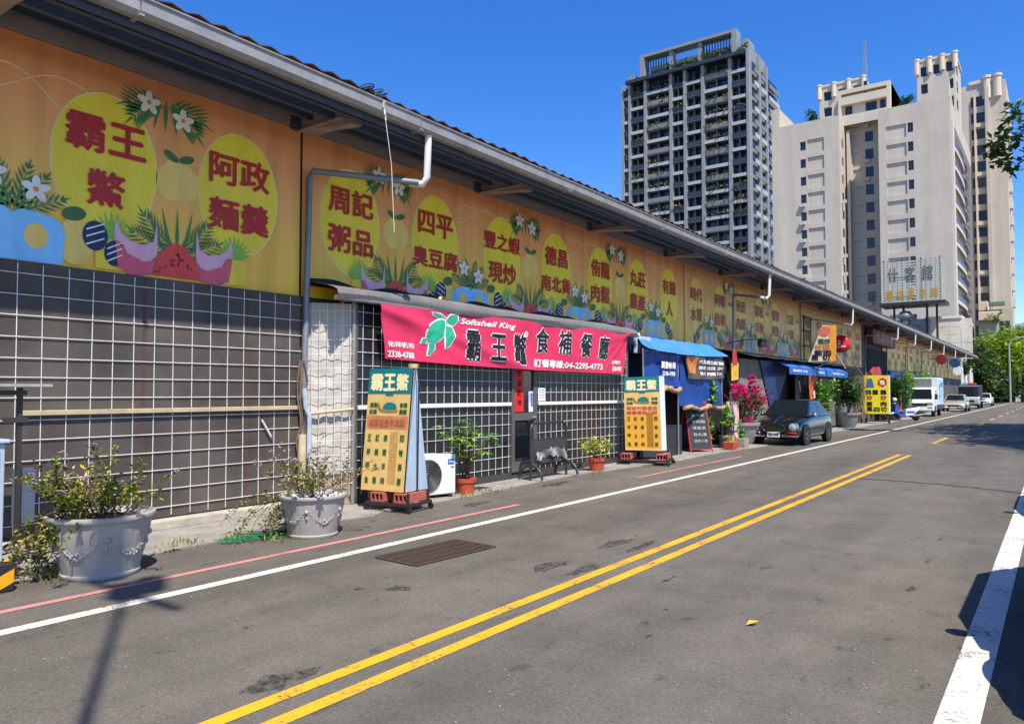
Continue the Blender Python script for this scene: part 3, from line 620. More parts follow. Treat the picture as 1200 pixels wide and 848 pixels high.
# ---------------------------------------------------------------- red cloth banner
BX = SFX + .20
REDC = mat('red_banner', (218, 54, 92), .7, var=.16, scale=1.2, spec=.3)
TL, TR, BLp, BRp = PX(444, 356, BX), PX(737, 390, BX), PX(451, 420, BX), PX(731, 438, BX)
def edge(a, b):
    top = TL.lerp(TR, a); bot = BLp.lerp(BRp, a); s = 4 * a * (1 - a)
    return top.lerp(bot, 1 - b) - Vector((0, 0, .035 * s * (1 - b)))
def wrink(a, b):
    d = .018 * math.sin(a * 17 + 1.5 * math.sin(b * 3)) + .010 * math.sin(a * 45 + b * 5)
    d += .030 * math.exp(-((b - .92 + 1.9 * a) ** 2) * 90) + .022 * math.exp(-((b - .98 + 3.6 * a) ** 2) * 60)
    for sl_ in (1.6, 2.6, 4.5, 8.): d += .026 * math.exp(-((1 - b) - (1 - a) * sl_) ** 2 * 160) * max(0, 1 - (1 - a) * 5)
    return d
def bpt(a, b, d=0): p = edge(a, b); return Vector((p.x + wrink(a, b) + d, p.y, p.z))
rb = thing('red_banner', 'pink red cloth banner with green turtle and black characters hung under the grey awning', 'banner', (0, 0, 0))
smooth(MB().grid(220, 22, lambda a, b: bpt(a, b)).build('banner_cloth', REDC, rb), 80)
WID = TR.y - TL.y
def ban(u, v):                               # pixel -> banner coordinates (a,b)
    a = .5
    for _ in range(6):
        p = PX(u, v, BX); T0, B0_ = edge(a, 1), edge(a, 0); b = (p.z - B0_.z) / (T0.z - B0_.z)
        yl, yr = edge(0, b).y, edge(1, b).y; a = (p.y - yl) / (yr - yl)
    return a, b
def btext(mb, s, u, v, w_, h_, bold, d0, rise=0., shear=0.):
    a0, b0 = ban(u, v); H = .92
    tput(mb, s, lambda x, y, d=0: bpt(a0 + x / WID, b0 + y / H + x * rise, d0 + d), w_, h_, bold, shear)
WP = mat('print_white', (244, 236, 232), .6, var=.04); BK = mat('print_black', (22, 24, 28), .6, var=.1)
chars = [(ch, u, v, PX(u + w_ / 2, v, BX).y - PX(u - w_ / 2, v, BX).y, PX(u, v - h_ / 2, BX).z - PX(u, v + h_ / 2, BX).z) for ch, u, v, w_, h_ in [('霸', 554, 405, 16, 36), ('王', 583, 407, 17, 30), ('鼈', 609, 409, 15, 34), ('食', 636, 399, 16, 28), ('補', 662, 401, 14, 26), ('餐', 686, 404.5, 12.5, 26), ('廳', 707, 407.5, 12, 25)]]
mw = None
for ch, u, v, w_, h_ in chars:
    m = MB(); btext(m, ch, u, v, w_, h_, .065, .008); m.build('lettering_outline', WP, rb)
    m = MB(); btext(m, ch, u, v, w_, h_, .022, .016); m.build('lettering', BK, rb)
def wl(s, u, v, w_, h_, bold, shear=0.): m = MB(); btext(m, s, u, v, w_, h_, bold, .009, 0, shear); m.build('lettering', WP, rb)
wl('Softshell King', 573, 380.5, 1.6, .13, .04, .35); wl('®', 616, 392, .12, .12, .05)
wl('佑祥帆布', 469, 404, .62, .10, .03); wl('2338-4788', 469, 415.5, .60, .10, .05)
wl('訂餐專線:04-2295-4773', 668, 427.5, 2.75, .15, .05); wl('佑祥帆布', 722, 424.5, .42, .09, .03); wl('2338-4788', 723, 432, .42, .09, .05)
# turtle emblem: white underlay, shell, flippers, head
def turt(px, d0, grow, name, mm):
    cx = sum(p[0] for p in px) / len(px); cy = sum(p[1] for p in px) / len(px)
    m = MB(); out = []
    for (u, v) in px:
        du, dv = u - cx, v - cy; L_ = math.hypot(du, dv) or 1; out.append((u + du / L_ * grow, v + dv / L_ * grow))
    n = len(out); vs = []
    for u, v in out: a, b = ban(u, v); vs.append(bpt(a, b, d0))
    a, b = ban(cx, cy); c = bpt(a, b, d0)
    m.add(vs + [c], [(i, (i + 1) % n, n) for i in range(n)]); m.build(name, mm, rb)
TG = mat('print_turtle', (40, 168, 130), .6, var=.06)
def cr7(x, y): return (430 + x / 7.06, 340 + y / 7.06)
shell = [cr7(*p) for p in [(485, 340), (520, 285), (570, 255), (620, 240), (650, 255), (645, 320), (635, 370), (600, 410), (560, 430), (500, 430), (480, 400)]]
head = [cr7(*p) for p in [(655, 250), (690, 205), (750, 205), (752, 250), (720, 290), (680, 275)]]
fl1 = [cr7(*p) for p in [(540, 182), (600, 195), (650, 225), (590, 228), (560, 210)]]
fl2 = [cr7(*p) for p in [(655, 290), (705, 310), (722, 380), (690, 455), (645, 480), (650, 400)]]
fl3 = [cr7(*p) for p in [(505, 440), (555, 435), (550, 490), (515, 535), (490, 535), (505, 485)]]
fl4 = [cr7(*p) for p in [(440, 435), (455, 400), (480, 400), (482, 440)]]
for s_, nm in ((shell, 'turtle_shell'), (head, 'turtle_head'), (fl1, 'turtle_flipper'), (fl2, 'turtle_flipper'), (fl3, 'turtle_flipper'), (fl4, 'turtle_tail')):
    turt(s_, .008, 1.6, nm + '_outline', WP); turt(s_, .015, 0, nm, TG)

# ================================================================== near street objects
# -- oval planters with relief garlands
POT = mat('planter_paint', (168, 163, 154), .55, var=.12, scale=4, dirt=.22); SOIL = mat('soil', (86, 66, 48), .95, var=.4, scale=30, bump=.6)
PEB = mat('pebble_white', (222, 214, 200), .8, var=.2, scale=40, bump=.8, bscale=50)
def planter(name, label, loc, s=1., rz=0., group=None, sub=False):
    t = thing(name, label, 'planter', loc, rz, group)
    pr = [(.325, 0), (.335, .015), (.335, .035), (.322, .045), (.338, .12), (.372, .25), (.402, .38), (.422, .49), (.445, .50), (.458, .525), (.452, .55), (.428, .555), (.415, .53), (.40, .50)]
    def flute(a, z): return 1 + (.010 * math.sin(a * 26) if .08 < z < .42 else 0)
    smooth(MB().lathe([(r * s, z * s) for r, z in pr], 78 if not sub else 30, fn=flute).build('bowl', POT, t), 50)
    smooth(MB().lathe([(.405 * s, .485 * s), (.2 * s, .51 * s), (.01, .52 * s)], 24).build('soil', SOIL if not sub else PEB, t))
    if not sub:
        gm = MB(); q = random.Random(3)
        for g_ in range(5):
            a0 = g_ * 1.2566
            for i in range(26):
                f_ = i / 25; a = a0 + (f_ - .5) * 1.2; z = .40 - .13 * (1 - (2 * f_ - 1) ** 2); r = .322 + .095 * ((z - .045) / .44)
                k = .008 + .075 * (1 - (2 * f_ - 1) ** 2)
                for _ in range(17): gm.ball((math.cos(a) * (r - .008) * s + q.uniform(-.006, .006), math.sin(a) * (r - .008) * s + q.uniform(-.006, .006), (z + q.uniform(-1, 1) * k) * s), q.uniform(.007, .014) * s, 5, 4)
            a = a0 + .6283; gm.ball((math.cos(a) * .40 * s, math.sin(a) * .40 * s, .36 * s), .03 * s, 6, 4); gm.ball((math.cos(a) * .375 * s, math.sin(a) * .375 * s, .28 * s), .022 * s, 6, 4, 1.6)
        smooth(gm.build('garland_relief', POT, t), 80)
    return t
LV_A = leafmat('leaf_bramble', [(52, 66, 26), (92, 112, 36), (150, 158, 50), (196, 182, 62)])
FL_P = leafmat('petal_lilac', [(150, 96, 158), (206, 150, 196), (240, 220, 232)], .6, .3)
STEM = mat('stem_brown', (98, 74, 50), .8, var=.3)
def wildflowers(parent, z0, seed, n=36, spread=.62, h=(.25, .62), droop=None, fl=5, leaves=26, ls=.05, cx=0):
    q = random.Random(seed); st = MB(); lv = MB(); fw = MB(); dry = MB()
    for i in range(n):
        a = q.uniform(0, 6.283); r0 = q.uniform(0, .32); p = Vector((cx + r0 * math.cos(a), r0 * math.sin(a), z0)); hh = q.uniform(*h)
        d = Vector((math.cos(a) * q.uniform(.1, 1) * spread, math.sin(a) * q.uniform(.1, 1) * spread, 1))
        if droop and q.random() < droop[0]: d = Vector((droop[1] + q.uniform(-.4, .4), droop[2] + q.uniform(-.5, .5), .35)); hh *= 1.3
        pts = [p.copy()]; v = d.normalized()
        for k in range(7):
            v = (v + Vector((q.uniform(-.2, .2), q.uniform(-.2, .2), -.10 if not (droop and d.z < .5) else -.26))).normalized(); pts.append(pts[-1] + v * hh / 6)
        st.tube(pts, [.0045 - .0004 * k for k in range(8)], 4, False)
        tn = q.random()
        for k in range(leaves):
            j = q.randrange(2, 8); c = pts[j] + Vector((q.uniform(-.03, .03), q.uniform(-.03, .03), q.uniform(-.03, .03)))
            dd = Vector((q.uniform(-1, 1), q.uniform(-1, 1), q.uniform(-.4, .8)))
            if tn > .84: dry.leaf(c, dd, Vector((q.uniform(-1, 1), q.uniform(-1, 1), 1)), ls * q.uniform(.5, 1.1), ls * .3, q.random())
            else: lv.leaf(c, dd, Vector((q.uniform(-1, 1), q.uniform(-1, 1), 1)), ls * q.uniform(.5, 1.2), ls * .55, min(1, max(0, q.gauss(.35, .25))), .15)
        if q.random() < .55:
            for _ in range(fl):
                c = pts[-1] + Vector((q.uniform(-.03, .03), q.uniform(-.03, .03), q.uniform(-.01, .03)))
                for k in range(5): fw.leaf(c, Vector((math.cos(k * 1.26), math.sin(k * 1.26), .4)), Vector((0, 0, 1)), .022, .02, q.random())
    st.build('stems', STEM, parent); struct(lv.build('leaves', LV_A, parent), 'stuff'); struct(fw.build('flowers', FL_P, parent), 'stuff')
    if dry.f: struct(dry.build('dry_leaves', leafmat('leaf_dry', [(150, 110, 60), (196, 160, 96), (226, 200, 140)]), parent), 'stuff')
pt = planter('planter', 'large pale planter of lilac flowers and trailing yellow leaves beside the grey cabinet', (-7.12, 3.38, 0), 1.0, .3)
pl = thing('flowering_plant', 'straggly lilac flowering plant trailing over the planter beside the grey cabinet', 'plant', (-7.10, 3.35, 0))
wildflowers(pl, .52, 5, 95, .8, (.22, .56), (.42, -.55, -.9), 6, 34, .058)
pt2 = planter('planter', 'pale planter with garland relief and pebbles beside the green net on the pavement', (-7.03, 5.72, 0), .86, 1.0)
pl2 = thing('flowering_plant', 'sparse dry plant with whitish flowers in the garland planter by the drain pipe', 'plant', (-7.03, 5.72, 0))
wildflowers(pl2, .44, 8, 75, .85, (.25, .68), (.35, -.7, -.75), 6, 26, .048)
pb = MB(); q = random.Random(4)
for i in range(90): a = q.uniform(0, 6.28); r = .36 * math.sqrt(q.random()); pb.ball((r * math.cos(a), r * math.sin(a), .455 + q.uniform(0, .02)), q.uniform(.012, .026), 6, 4)
struct(smooth(pb.build('pebbles', PEB, pt2)), 'stuff')
# green net heap
gn = MB(); q = random.Random(6); c = PG(300, 630)
for i in range(320):
    a = q.uniform(0, 6.28); r = math.sqrt(q.random()); p = Vector((c.x + .20 * r * math.cos(a), c.y + .42 * r * math.sin(a), .016 + .045 * (1 - r) * q.random()))
    d = Vector((q.uniform(-1, 1), q.uniform(-1, 1), 0)).normalized() * q.uniform(.04, .12); gn.tube([p - d, p + Vector((0, 0, .016 * q.random())), p + d], .0028, 4, False)
tag(struct(gn.build('green_net', mat('net_green', (20, 112, 74), .6, var=.3, scale=20)), 'stuff'), 'crumpled green plastic net lying on the pavement by the garland planter', 'net')
# -- utility cabinet on a striped plinth
CAB = mat('cabinet_grey', (176, 186, 196), .5, .1, var=.1, scale=3, dirt=.15)
cb = thing('utility_cabinet', 'light grey metal utility cabinet on a yellow and black striped plinth', 'cabinet', (-7.25, 2.45, 0))
m = bpy.data.materials.new('hazard_stripes'); m.use_nodes = True; N = m.node_tree; b_ = N.nodes['Principled BSDF']
tc = N.nodes.new('ShaderNodeTexCoord'); mp = N.nodes.new('ShaderNodeMapping'); mp.inputs['Rotation'].default_value = (.6, .6, .75); wv = N.nodes.new('ShaderNodeTexWave'); wv.inputs['Scale'].default_value = 2.1
N.links.new(tc.outputs['Object'], mp.inputs[0]); N.links.new(mp.outputs[0], wv.inputs[0]); rp = N.nodes.new('ShaderNodeValToRGB'); rp.color_ramp.interpolation = 'CONSTANT'
rp.color_ramp.elements[0].color = (*lin((232, 160, 20)), 1); rp.color_ramp.elements[1].position = .55; rp.color_ramp.elements[1].color = (*lin((40, 38, 36)), 1)
N.links.new(wv.outputs[0], rp.inputs[0]); N.links.new(rp.outputs[0], b_.inputs['Base Color'])
MB().box(-.34, -.50, 0, .20, .21, .24).build('plinth', m, cb, bevel=.015)
MB().box(-.30, -.46, .24, .13, .14, 1.22).build('cabinet_body', CAB, cb, bevel=.012)
MB().box(-.32, -.48, 1.221, .16, .17, 1.255).build('cabinet_roof', CAB, cb, bevel=.01)
MB().box(.131, -.42, .42, .142, .10, 1.17).build('cabinet_door', CAB, cb, bevel=.006); MB().box(.131, -.40, .26, .150, .08, .38).build('vent_panel', CAB, cb, bevel=.01)
MB().box(.1421, .0, .78, .165, .03, .9).build('handle', GFR, cb)
ps = thing('post_shelf', 'dark steel post carrying a flat grey shelf plate beside the cabinet', 'post', (-8.0, 3.02, 0))
pp = PX(18, 437, -8.0)
MB().box(-.02, -.02, .0, .02, .02, 1.69).build('post', mat('post_dark', (70, 66, 62), .6, .4, dirt=.3), ps); MB().box(-.16, -.42, 1.70, .16, .22, 1.725).build('shelf', mat('shelf_grey', (168, 160, 148), .6, dirt=.3), ps); MB().box(-.03, -.40, 1.62, .03, .05, 1.665).build('arm', mat('post_dark', (70, 66, 62)), ps)
MB().box(.021, -.15, 1.36, .04, .06, 1.41).build('cross_bar', mat('post_dark', (70, 66, 62)), ps); MB().box(-.05, -.03, .4, -.021, .16, .92).build('junction_box', mat('box_blue', (86, 98, 118), .6, dirt=.3), ps)
# -- wooden sign by the air conditioner (tapered prism) on a crate cart
TEAL = mat('sign_teal', (12, 118, 122), .5, var=.08, dirt=.1); CREAM = mat('sign_cream', (226, 188, 112), .6, var=.12, scale=3, dirt=.2); CREAM2 = mat('sign_cream_text', (242, 228, 172), .55, var=.05)
GRN = mat('sign_green', (34, 92, 52), .6); ORT = mat('sign_orange_print', (204, 130, 84), .65, var=.3, scale=8)
TIN = mat('sign_tin', (180, 196, 208), .5, .15, var=.12, scale=3, dirt=.25, streak=True); SBLK = mat('sign_black', (34, 34, 36), .6)
RBR = mat('hollow_brick', (176, 92, 76), .85, var=.25, scale=12, dirt=.25, bump=.4); CART = mat('cart_steel', (66, 50, 44), .65, .4, var=.3, scale=12, dirt=.4)
def board(px4, z0, z1, back, thick=.0):
    pass
def turtle_logo(fn, par, k=1.):
    m = MB(); m.poly([fn(.13 * k * math.cos(t), .085 * k * math.sin(t) * (1 if math.sin(t) > 0 else .35), .003) for t in [6.283 * i / 24 for i in range(24)]]); m.build('turtle_shell', TEAL, par)
    m = MB(); m.poly([fn(x * k, y * k, .002) for x, y in [(-.12, -.03), (-.17, .0), (-.21, .08), (-.24, .06), (-.235, .01), (-.19, -.05), (-.12, -.07), (.12, -.07), (.16, -.04), (.12, -.02)]]); m.build('turtle_body', mat('turtle_brown', (150, 120, 60), .6), par)
def menu_sign(root, FL, FR, TLp, TRp, orange, q):
    ex = (FR - FL); hgt = ((TLp + TRp) / 2 - (FL + FR) / 2); nn = ex.cross(hgt).normalized()
    def fn_(s, t, d=0): return (FL.lerp(FR, s)).lerp(TLp.lerp(TRp, s), t) + nn * d
    Wd, Hg = ex.length, hgt.length
    def reg(s0, t0, s1, t1, d, nm, mm): MB().poly([fn_(s0, t0, d), fn_(s1, t0, d), fn_(s1, t1, d), fn_(s0, t1, d)]).build(nm, mm, root)
    reg(0, 0, 1, 1, .004, 'face_panel', CREAM); reg(.0, .79, 1, 1, .007, 'header_panel', TEAL)
    def tx(s_, sc_, tc_, w_, h_, mm, bold=.03):
        m = MB(); tput(m, s_, lambda x, y, d=0: fn_(sc_ + x / Wd, tc_ + y / Hg, .011 + d), w_, h_, bold); m.build('lettering', mm, root)
    for i, ch in enumerate('霸王鱉'): tx(ch, .2 + .3 * i, .885, Wd * .26, Hg * .13, CREAM2, .05)
    reg(.42, .772, .60, .79, .006, 'header_tab', TEAL)
    turtle_logo(lambda x, y, d=0: fn_(.54 + x / Wd, .675 + y / Hg, .006 + d), root, Wd * 1.25)
    for s_, a in ((.16, '養生'), (.86, '進補')):
        for j in range(2): tx(['清燉', '紅燒', '食補', '藥膳'][j + (2 if s_ > .5 else 0)], s_, .70 - .055 * j, Wd * .17, Hg * .035, GRN, .06)
    if orange:
        tx('原松竹路老店', .5, .575, Wd * .86, Hg * .045, mat('sign_red_text', (206, 70, 48), .6), .04); tx('轉康復路口街', .5, .515, Wd * .86, Hg * .045, mat('sign_red_text', (206, 70, 48), .6), .04)
        reg(.02, .03, .98, .485, .0055, 'menu_panel', mat('menu_amber', (232, 164, 40), .6, var=.12, scale=4)); reg(.62, .05, .80, .50, .0075, 'worn_patch', mat('menu_brown', (164, 116, 26), .6, var=.12))
    else:
        reg(.02, .50, .98, .61, .0055, 'worn_band', ORT); tx('補氣養生甲魚湯', .5, .555, Wd * .84, Hg * .06, mat('sign_faded_text', (188, 104, 66), .6), .03)
        reg(.60, .06, .78, .48, .0055, 'worn_patch', mat('menu_worn', (196, 150, 84), .6, var=.3, scale=14))
    cols = ['三杯甲魚', '紅燒土雞', '清燉羊肉', '', '四物藥膳']
    for i, cc in enumerate(cols):
        if not cc: continue
        for j, ch in enumerate(cc): tx(ch, .12 + .19 * i, .43 - .115 * j, Wd * .085, Hg * .05, GRN, .04)
    MB().ext([fn_(0, 0), fn_(1, 0), fn_(1, 1), fn_(0, 1)], nn * -.03).build('face_frame', SBLK, root)
    return fn_, nn
s1 = thing('menu_sign', 'weathered tall menu sign with teal header leaning on a steel cart beside the air conditioner', 'sign', (0, 0, 0))
FL, FR = PG(423, 573, .27), PG(473, 577, .27); TLp, TRp = FL + Vector((.10, .14, 1.36)), FR + Vector((-.02, .08, 1.40))
TLp = PY(434, 432, FL.y + .10); TRp = TLp + (FR - FL) * 1.0 + Vector((0, 0, .0))
menu_sign(s1, FL, FR, TLp, TRp, False, 1)
bk = Vector((-.28, .52, 0))
MB().hexa([FL + Vector((0, .035, 0)), FR + Vector((0, .035, 0)), FR + bk + Vector((.25, .0, 0)), FL + bk], [TLp + Vector((0, .035, 0)), TRp + Vector((0, .035, 0)), TRp + bk * .35, TLp + bk * .3]).build('sign_body', TIN, s1)
a0, a1 = FR + Vector((.012, .26, 0)), TRp + Vector((.006, .12, 0)); MB().tube([a0, a1], .012, 6).build('side_brace', SBLK, s1)
c0 = (FL + FR) / 2 + Vector((.03, .25, 0))
def cart(root, c, hx, hy, rot, z=.16, wheels=True, bricks=True, q=random.Random(1)):
    M = Matrix.Translation((c.x, c.y, 0)) @ Matrix.Rotation(rot, 4, 'Z'); f = MB()
    for s_ in (-1, 1):
        f.box(-hx, s_ * hy - .02, .09, hx, s_ * hy + .02, .13, M); f.box(s_ * hx - .02, -hy, .0901, s_ * hx + .02, hy, .1299, M)
        for k in (-1, 1): f.box(s_ * (hx - .03) - .014, k * (hy - .03) - .014, .13, s_ * (hx - .03) + .014, k * (hy - .03) + .014, .27, M)
    f.build('cart_frame', CART, root)
    if wheels:
        for s_ in (-1, 1):
            for k in (-1, 1):
                wm = MB(); wm.lathe([(.02, -.012), (.045, -.010), (.048, 0), (.045, .010), (.02, .012)], 14, M @ Matrix.Translation((s_ * hx, k * hy, .048)) @ Matrix.Rotation(math.pi / 2, 4, 'X')); wm.build('castor', SBLK, root)
    if bricks:
        for i in range(2):
            b = MB(); cx = -hx + .16 + i * (hx * 2 - .32)
            b.box(cx - .11, -hy + .03, .131, cx + .11, hy - .03, .15, M); b.box(cx - .11, -hy + .03, .235, cx + .11, hy - .03, .255, M)
            for kx in (-.11, -.04, .03, .095): b.box(cx + kx, -hy + .03, .15, cx + kx + .016, hy - .03, .235, M)
            b.build('hollow_brick', RBR, root)
cart(s1, c0 + Vector((.1, -.05, 0)), .36, .27, .15)
pvt = MB(); pvt.tube([TRp + Vector((-.05, .06, .0)), TRp + Vector((-.05, .06, .06))], .07, 12); pvt.build('cap_box', mat('cap_cream', (196, 172, 110), .6), s1)
# -- air conditioner
ac = thing('air_conditioner', 'white outdoor air conditioner unit with spiral fan guard behind the wooden menu sign', 'air conditioner', (-7.98, 8.72, 0), -.25)
ACW = mat('ac_white', (224, 222, 212), .45, var=.05, dirt=.1)
MB().box(-.15, -.42, .06, .15, .42, .68).build('casing', ACW, ac, bevel=.018)
m = MB(); m.lathe([(.25, 0), (.25, .012), (.235, .014), (.01, .014)], 32, Matrix.Translation((.151, -.10, .36)) @ Matrix.Rotation(math.pi / 2, 4, 'Y')); m.build('fan_opening', mat('fan_dark', (30, 30, 32), .7), ac)
for k in range(9):
    r = .03 + .026 * k; MB().tube([(.172, -.10 + r * math.cos(t), .36 + r * math.sin(t)) for t in [6.283 * i / 28 for i in range(29)]], .0045, 5, False).build('guard_ring', mat('guard_grey', (110, 110, 108), .5, .3), ac)
MB().box(.1512, .27, .52, .156, .39, .60).build('brand_plate', mat('plate_blue', (30, 110, 190), .4), ac)
m = MB(); tput(m, 'Midea', on_wall(.1585, .33, .56), .085, .026, .03); m.build('lettering', WP, ac)
MB().box(.1512, .33, .47, .157, .38, .485).build('grip_slot', SBLK, ac)
for s_ in (-.32, .32): MB().box(-.16, s_ - .03, .0, .16, s_ + .03, .061).build('foot', CART, ac)
# -- potted plants on the pavement
TERR = mat('terracotta', (196, 82, 52), .75, var=.15, scale=8, dirt=.2)
def smallpot(parent, r=.15, h=.24, m_=None):
    smooth(MB().lathe([(r * .70, 0), (r * .92, h * .72), (r * 1.0, h * .74), (r * 1.05, h), (r * .93, h), (r * .88, h * .9)], 22).build('pot', m_ or TERR, parent), 35)
    MB().lathe([(r * .9, h * .88), (.01, h * .9)], 16).build('soil', SOIL, parent)
LV_S = leafmat('leaf_umbrella', [(40, 84, 28), (78, 128, 40), (130, 176, 58), (176, 206, 84)]); LV_D = leafmat('leaf_deep', [(22, 46, 20), (40, 76, 28), (70, 108, 40), (104, 140, 54)])
up = thing('umbrella_plant', 'tall leafy umbrella plant in a terracotta pot beside the air conditioner', 'potted plant', (-7.80, 9.42, .012))
smallpot(up, .17, .25); q = random.Random(12); st = MB(); lv = MB()
tops = []
for i in range(15):
    a = q.uniform(0, 6.28); r = q.uniform(.1, .62); top = Vector((r * math.cos(a) * .55, r * math.sin(a) * 1.0, q.uniform(.75, 1.42) - .3 * r)); b0 = Vector((q.uniform(-.08, .08), q.uniform(-.08, .08), .22))
    st.tube([b0, b0.lerp(top, .4) + Vector((0, 0, .14)), b0.lerp(top, .75) + Vector((0, 0, .08)), top], [.012, .009, .007, .005], 5, False); tops.append(top)
    for k in range(4): tops.append(b0.lerp(top, q.uniform(.55, .97)) + Vector((q.uniform(-.1, .1), q.uniform(-.13, .13), q.uniform(-.02, .12))))
for tp in tops:
    nl = q.randrange(7, 10); tn = q.gauss(.6, .2)
    for k in range(nl):
        a = k * 6.283 / nl + q.uniform(-.2, .2); lv.leaf(tp, Vector((math.cos(a), math.sin(a), q.uniform(-.45, .15))), Vector((0, 0, 1)), q.uniform(.10, .17), .042, min(1, max(0, tn + q.uniform(-.15, .15))), .1)
st.build('stems', STEM, up); struct(lv.build('leaves', LV_S, up), 'stuff')
def bush(parent, c, rx, ry, rz, n, ls, m_, seed, wd=.5, cl=1):
    q = random.Random(seed); lv = MB(); cs = [Vector((c[0] + rx * q.gauss(0, .42), c[1] + ry * q.gauss(0, .42), c[2] + rz * q.uniform(-.8, .9))) for _ in range(max(5, n // 24))]
    tn = [q.gauss(.42, .18) for _ in cs]
    for i in range(n):
        k = q.randrange(len(cs)); p = cs[k] + Vector((q.gauss(0, rx * .17), q.gauss(0, ry * .17), q.gauss(0, rz * .17)))
        lv.leaf(p, Vector((q.uniform(-1, 1), q.uniform(-1, 1), q.uniform(-.5, .8))), Vector((q.uniform(-.6, .6), q.uniform(-.6, .6), 1)), ls * q.uniform(.6, 1.2), ls * wd, min(1, max(0, tn[k] + q.uniform(-.2, .2))), .12)
    return struct(lv.build('leaves', m_, parent), 'stuff')
def twigs(parent, c, rx, ry, h, n, seed, r=.008):
    q = random.Random(seed); st = MB()
    for i in range(n):
        e = Vector((c[0] + q.uniform(-rx, rx), c[1] + q.uniform(-ry, ry), c[2] + h * q.uniform(.6, 1))); b = Vector(c) + Vector((q.uniform(-.04, .04), q.uniform(-.04, .04), 0)); st.tube([b, b.lerp(e, .5) + Vector((0, 0, h * .08)), e], [r, r * .75, r * .4], 5, False)
    st.build('stems', STEM, parent)
b1 = thing('yellow_shrub', 'small yellow-green shrub in a terracotta pot by the metal stand', 'potted plant', (-7.85, 13.75, .012))
smallpot(b1, .19, .27); twigs(b1, (0, 0, .22), .25, .3, .35, 12, 1); bush(b1, (0, 0, .48), .26, .34, .2, 420, .085, leafmat('leaf_croton', [(70, 96, 34), (128, 146, 44), (186, 190, 74), (214, 200, 110)]), 3)
# -- tubular metal stand
stn = thing('metal_stand', 'bent steel tube stand holding a folded grey banner in front of the door', 'stand', (-7.95, 12.1, .012), .0)
TUB = mat('tube_dark', (74, 74, 76), .4, .6, var=.2, dirt=.2)
hw = .62
fr = MB(); arc = [(0, -hw, 0), (0, -hw, .92)] + [(0, -hw + .13 - .13 * math.cos(t), .92 + .13 * math.sin(t)) for t in [.4, .8, 1.2, 1.57]] + [(0, hw - .13 + .13 * math.sin(t), .92 + .13 * math.cos(t)) for t in [0, .4, .8, 1.2, 1.57]] + [(0, hw, .0)]
fr.tube(arc, .024, 10); smooth(fr.build('frame', TUB, stn))
for s_ in (-1, 1):
    f = MB(); f.tube([(.26 * math.cos(t), s_ * hw, .02 + .26 * math.sin(t)) for t in [math.pi * i / 12 for i in range(13)]], .024, 10); smooth(f.build('foot', TUB, stn))
MB().tube([(0, -hw + .02, .74), (0, hw - .02, .74)], .016, 8).build('cross_bar', TUB, stn); MB().box(-.012, -hw + .03, .30, .012, hw - .03, .735).build('panel', mat('panel_grey', (62, 60, 58), .7), stn)
cl_ = MB(); cl_.grid(30, 6, lambda a, b: (.045 + .03 * math.sin(a * 14 + b * 3) + .03 * b, -hw + .08 + (2 * hw - .16) * a, .33 + .16 * b + .09 * math.sin(a * math.pi) + .02 * math.sin(a * 31))); smooth(cl_.build('folded_cloth', mat('cloth_grey', (168, 162, 152), .8, var=.35, scale=9), stn), 80)
# -- lit-box menu sign on a wheeled frame
s2 = thing('menu_sign', 'upright amber menu sign with green header on a wheeled frame by the blue tarpaulin', 'sign', (0, 0, 0))
FL, FR = PG(733, 527, .32), PG(775, 528, .32); FR.y = FL.y + .30
FR = PY(775, 528, FL.y + .25); FR.z = .32
TLp, TRp = FL + Vector((-.03, -.02, 1.66)), FR + Vector((-.04, -.02, 1.69))
menu_sign(s2, FL, FR, TLp, TRp, True, 2)
bk = Vector((.02, .24, 0)); off = Vector((0, .035, 0))
MB().hexa([FL + off, FR + off, FR + bk, FL + bk], [TLp + off, TRp + off, TRp + bk, TLp + bk]).build('sign_body', mat('sign_white_side', (214, 222, 224), .5, var=.08, dirt=.1), s2)
c0 = (FL + FR) / 2 + Vector((.02, .10, 0)); cart(s2, c0, .56, .34, .25)
# ================================================================== blue tarpaulin stall
def plane_pts(px, x): return [PX(u, v, x) for u, v in px]
def drape(corners, nu, nv, am, seed, fr=(7, 5), sag=.0, axis=Vector((1, 0, 0))):
    A, B, C_, D = corners; q = random.Random(seed); ph = [q.uniform(0, 6) for _ in range(5)]      # bottom-left, bottom-right, top-right, top-left
    def f(a, b):
        p = A.lerp(B, a).lerp(D.lerp(C_, a), b); d = am * (math.sin(a * fr[0] * 6.28 + ph[0] + 1.3 * math.sin(b * 4 + ph[1])) * (.4 + .6 * (1 - b)) + .6 * math.sin(b * fr[1] * 3 + ph[2] + 3 * a) + .4 * math.sin(a * fr[0] * 15 + ph[3]))
        return p + axis * d - Vector((0, 0, sag * 4 * a * (1 - a) * (1 - b)))
    return f
TARP = mat('tarp_blue', (26, 68, 142), .55, var=.3, scale=1.4, dirt=.2, spec=.4); TARPL = mat('tarp_light_blue', (70, 136, 206), .5, var=.25, scale=1.6, spec=.45); TARPD = mat('tarp_navy', (20, 46, 96), .55, var=.25)
ROLL = mat('tarp_roll_tan', (176, 140, 96), .75, var=.3, scale=6, dirt=.3)
TX = -8.05
stall = thing('tarp_stall', 'stall wrapped in blue tarpaulin sheets with a rolled-up doorway beside the restaurant', 'stall', (0, 0, 0))
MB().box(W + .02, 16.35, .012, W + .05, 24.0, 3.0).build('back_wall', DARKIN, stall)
MB().box(W + .05, 16.42, 2.62, SFX - .05, 17.6, 3.0).build('side_panel', TARPD, stall); MB().box(W + .06, 16.4, .1, W + .10, 18.4, 2.62).build('side_sheet', TARPD, stall)
yL, yM, yR = PX(757, 420, TX).y, PX(795, 420, TX).y, PX(846, 420, TX).y
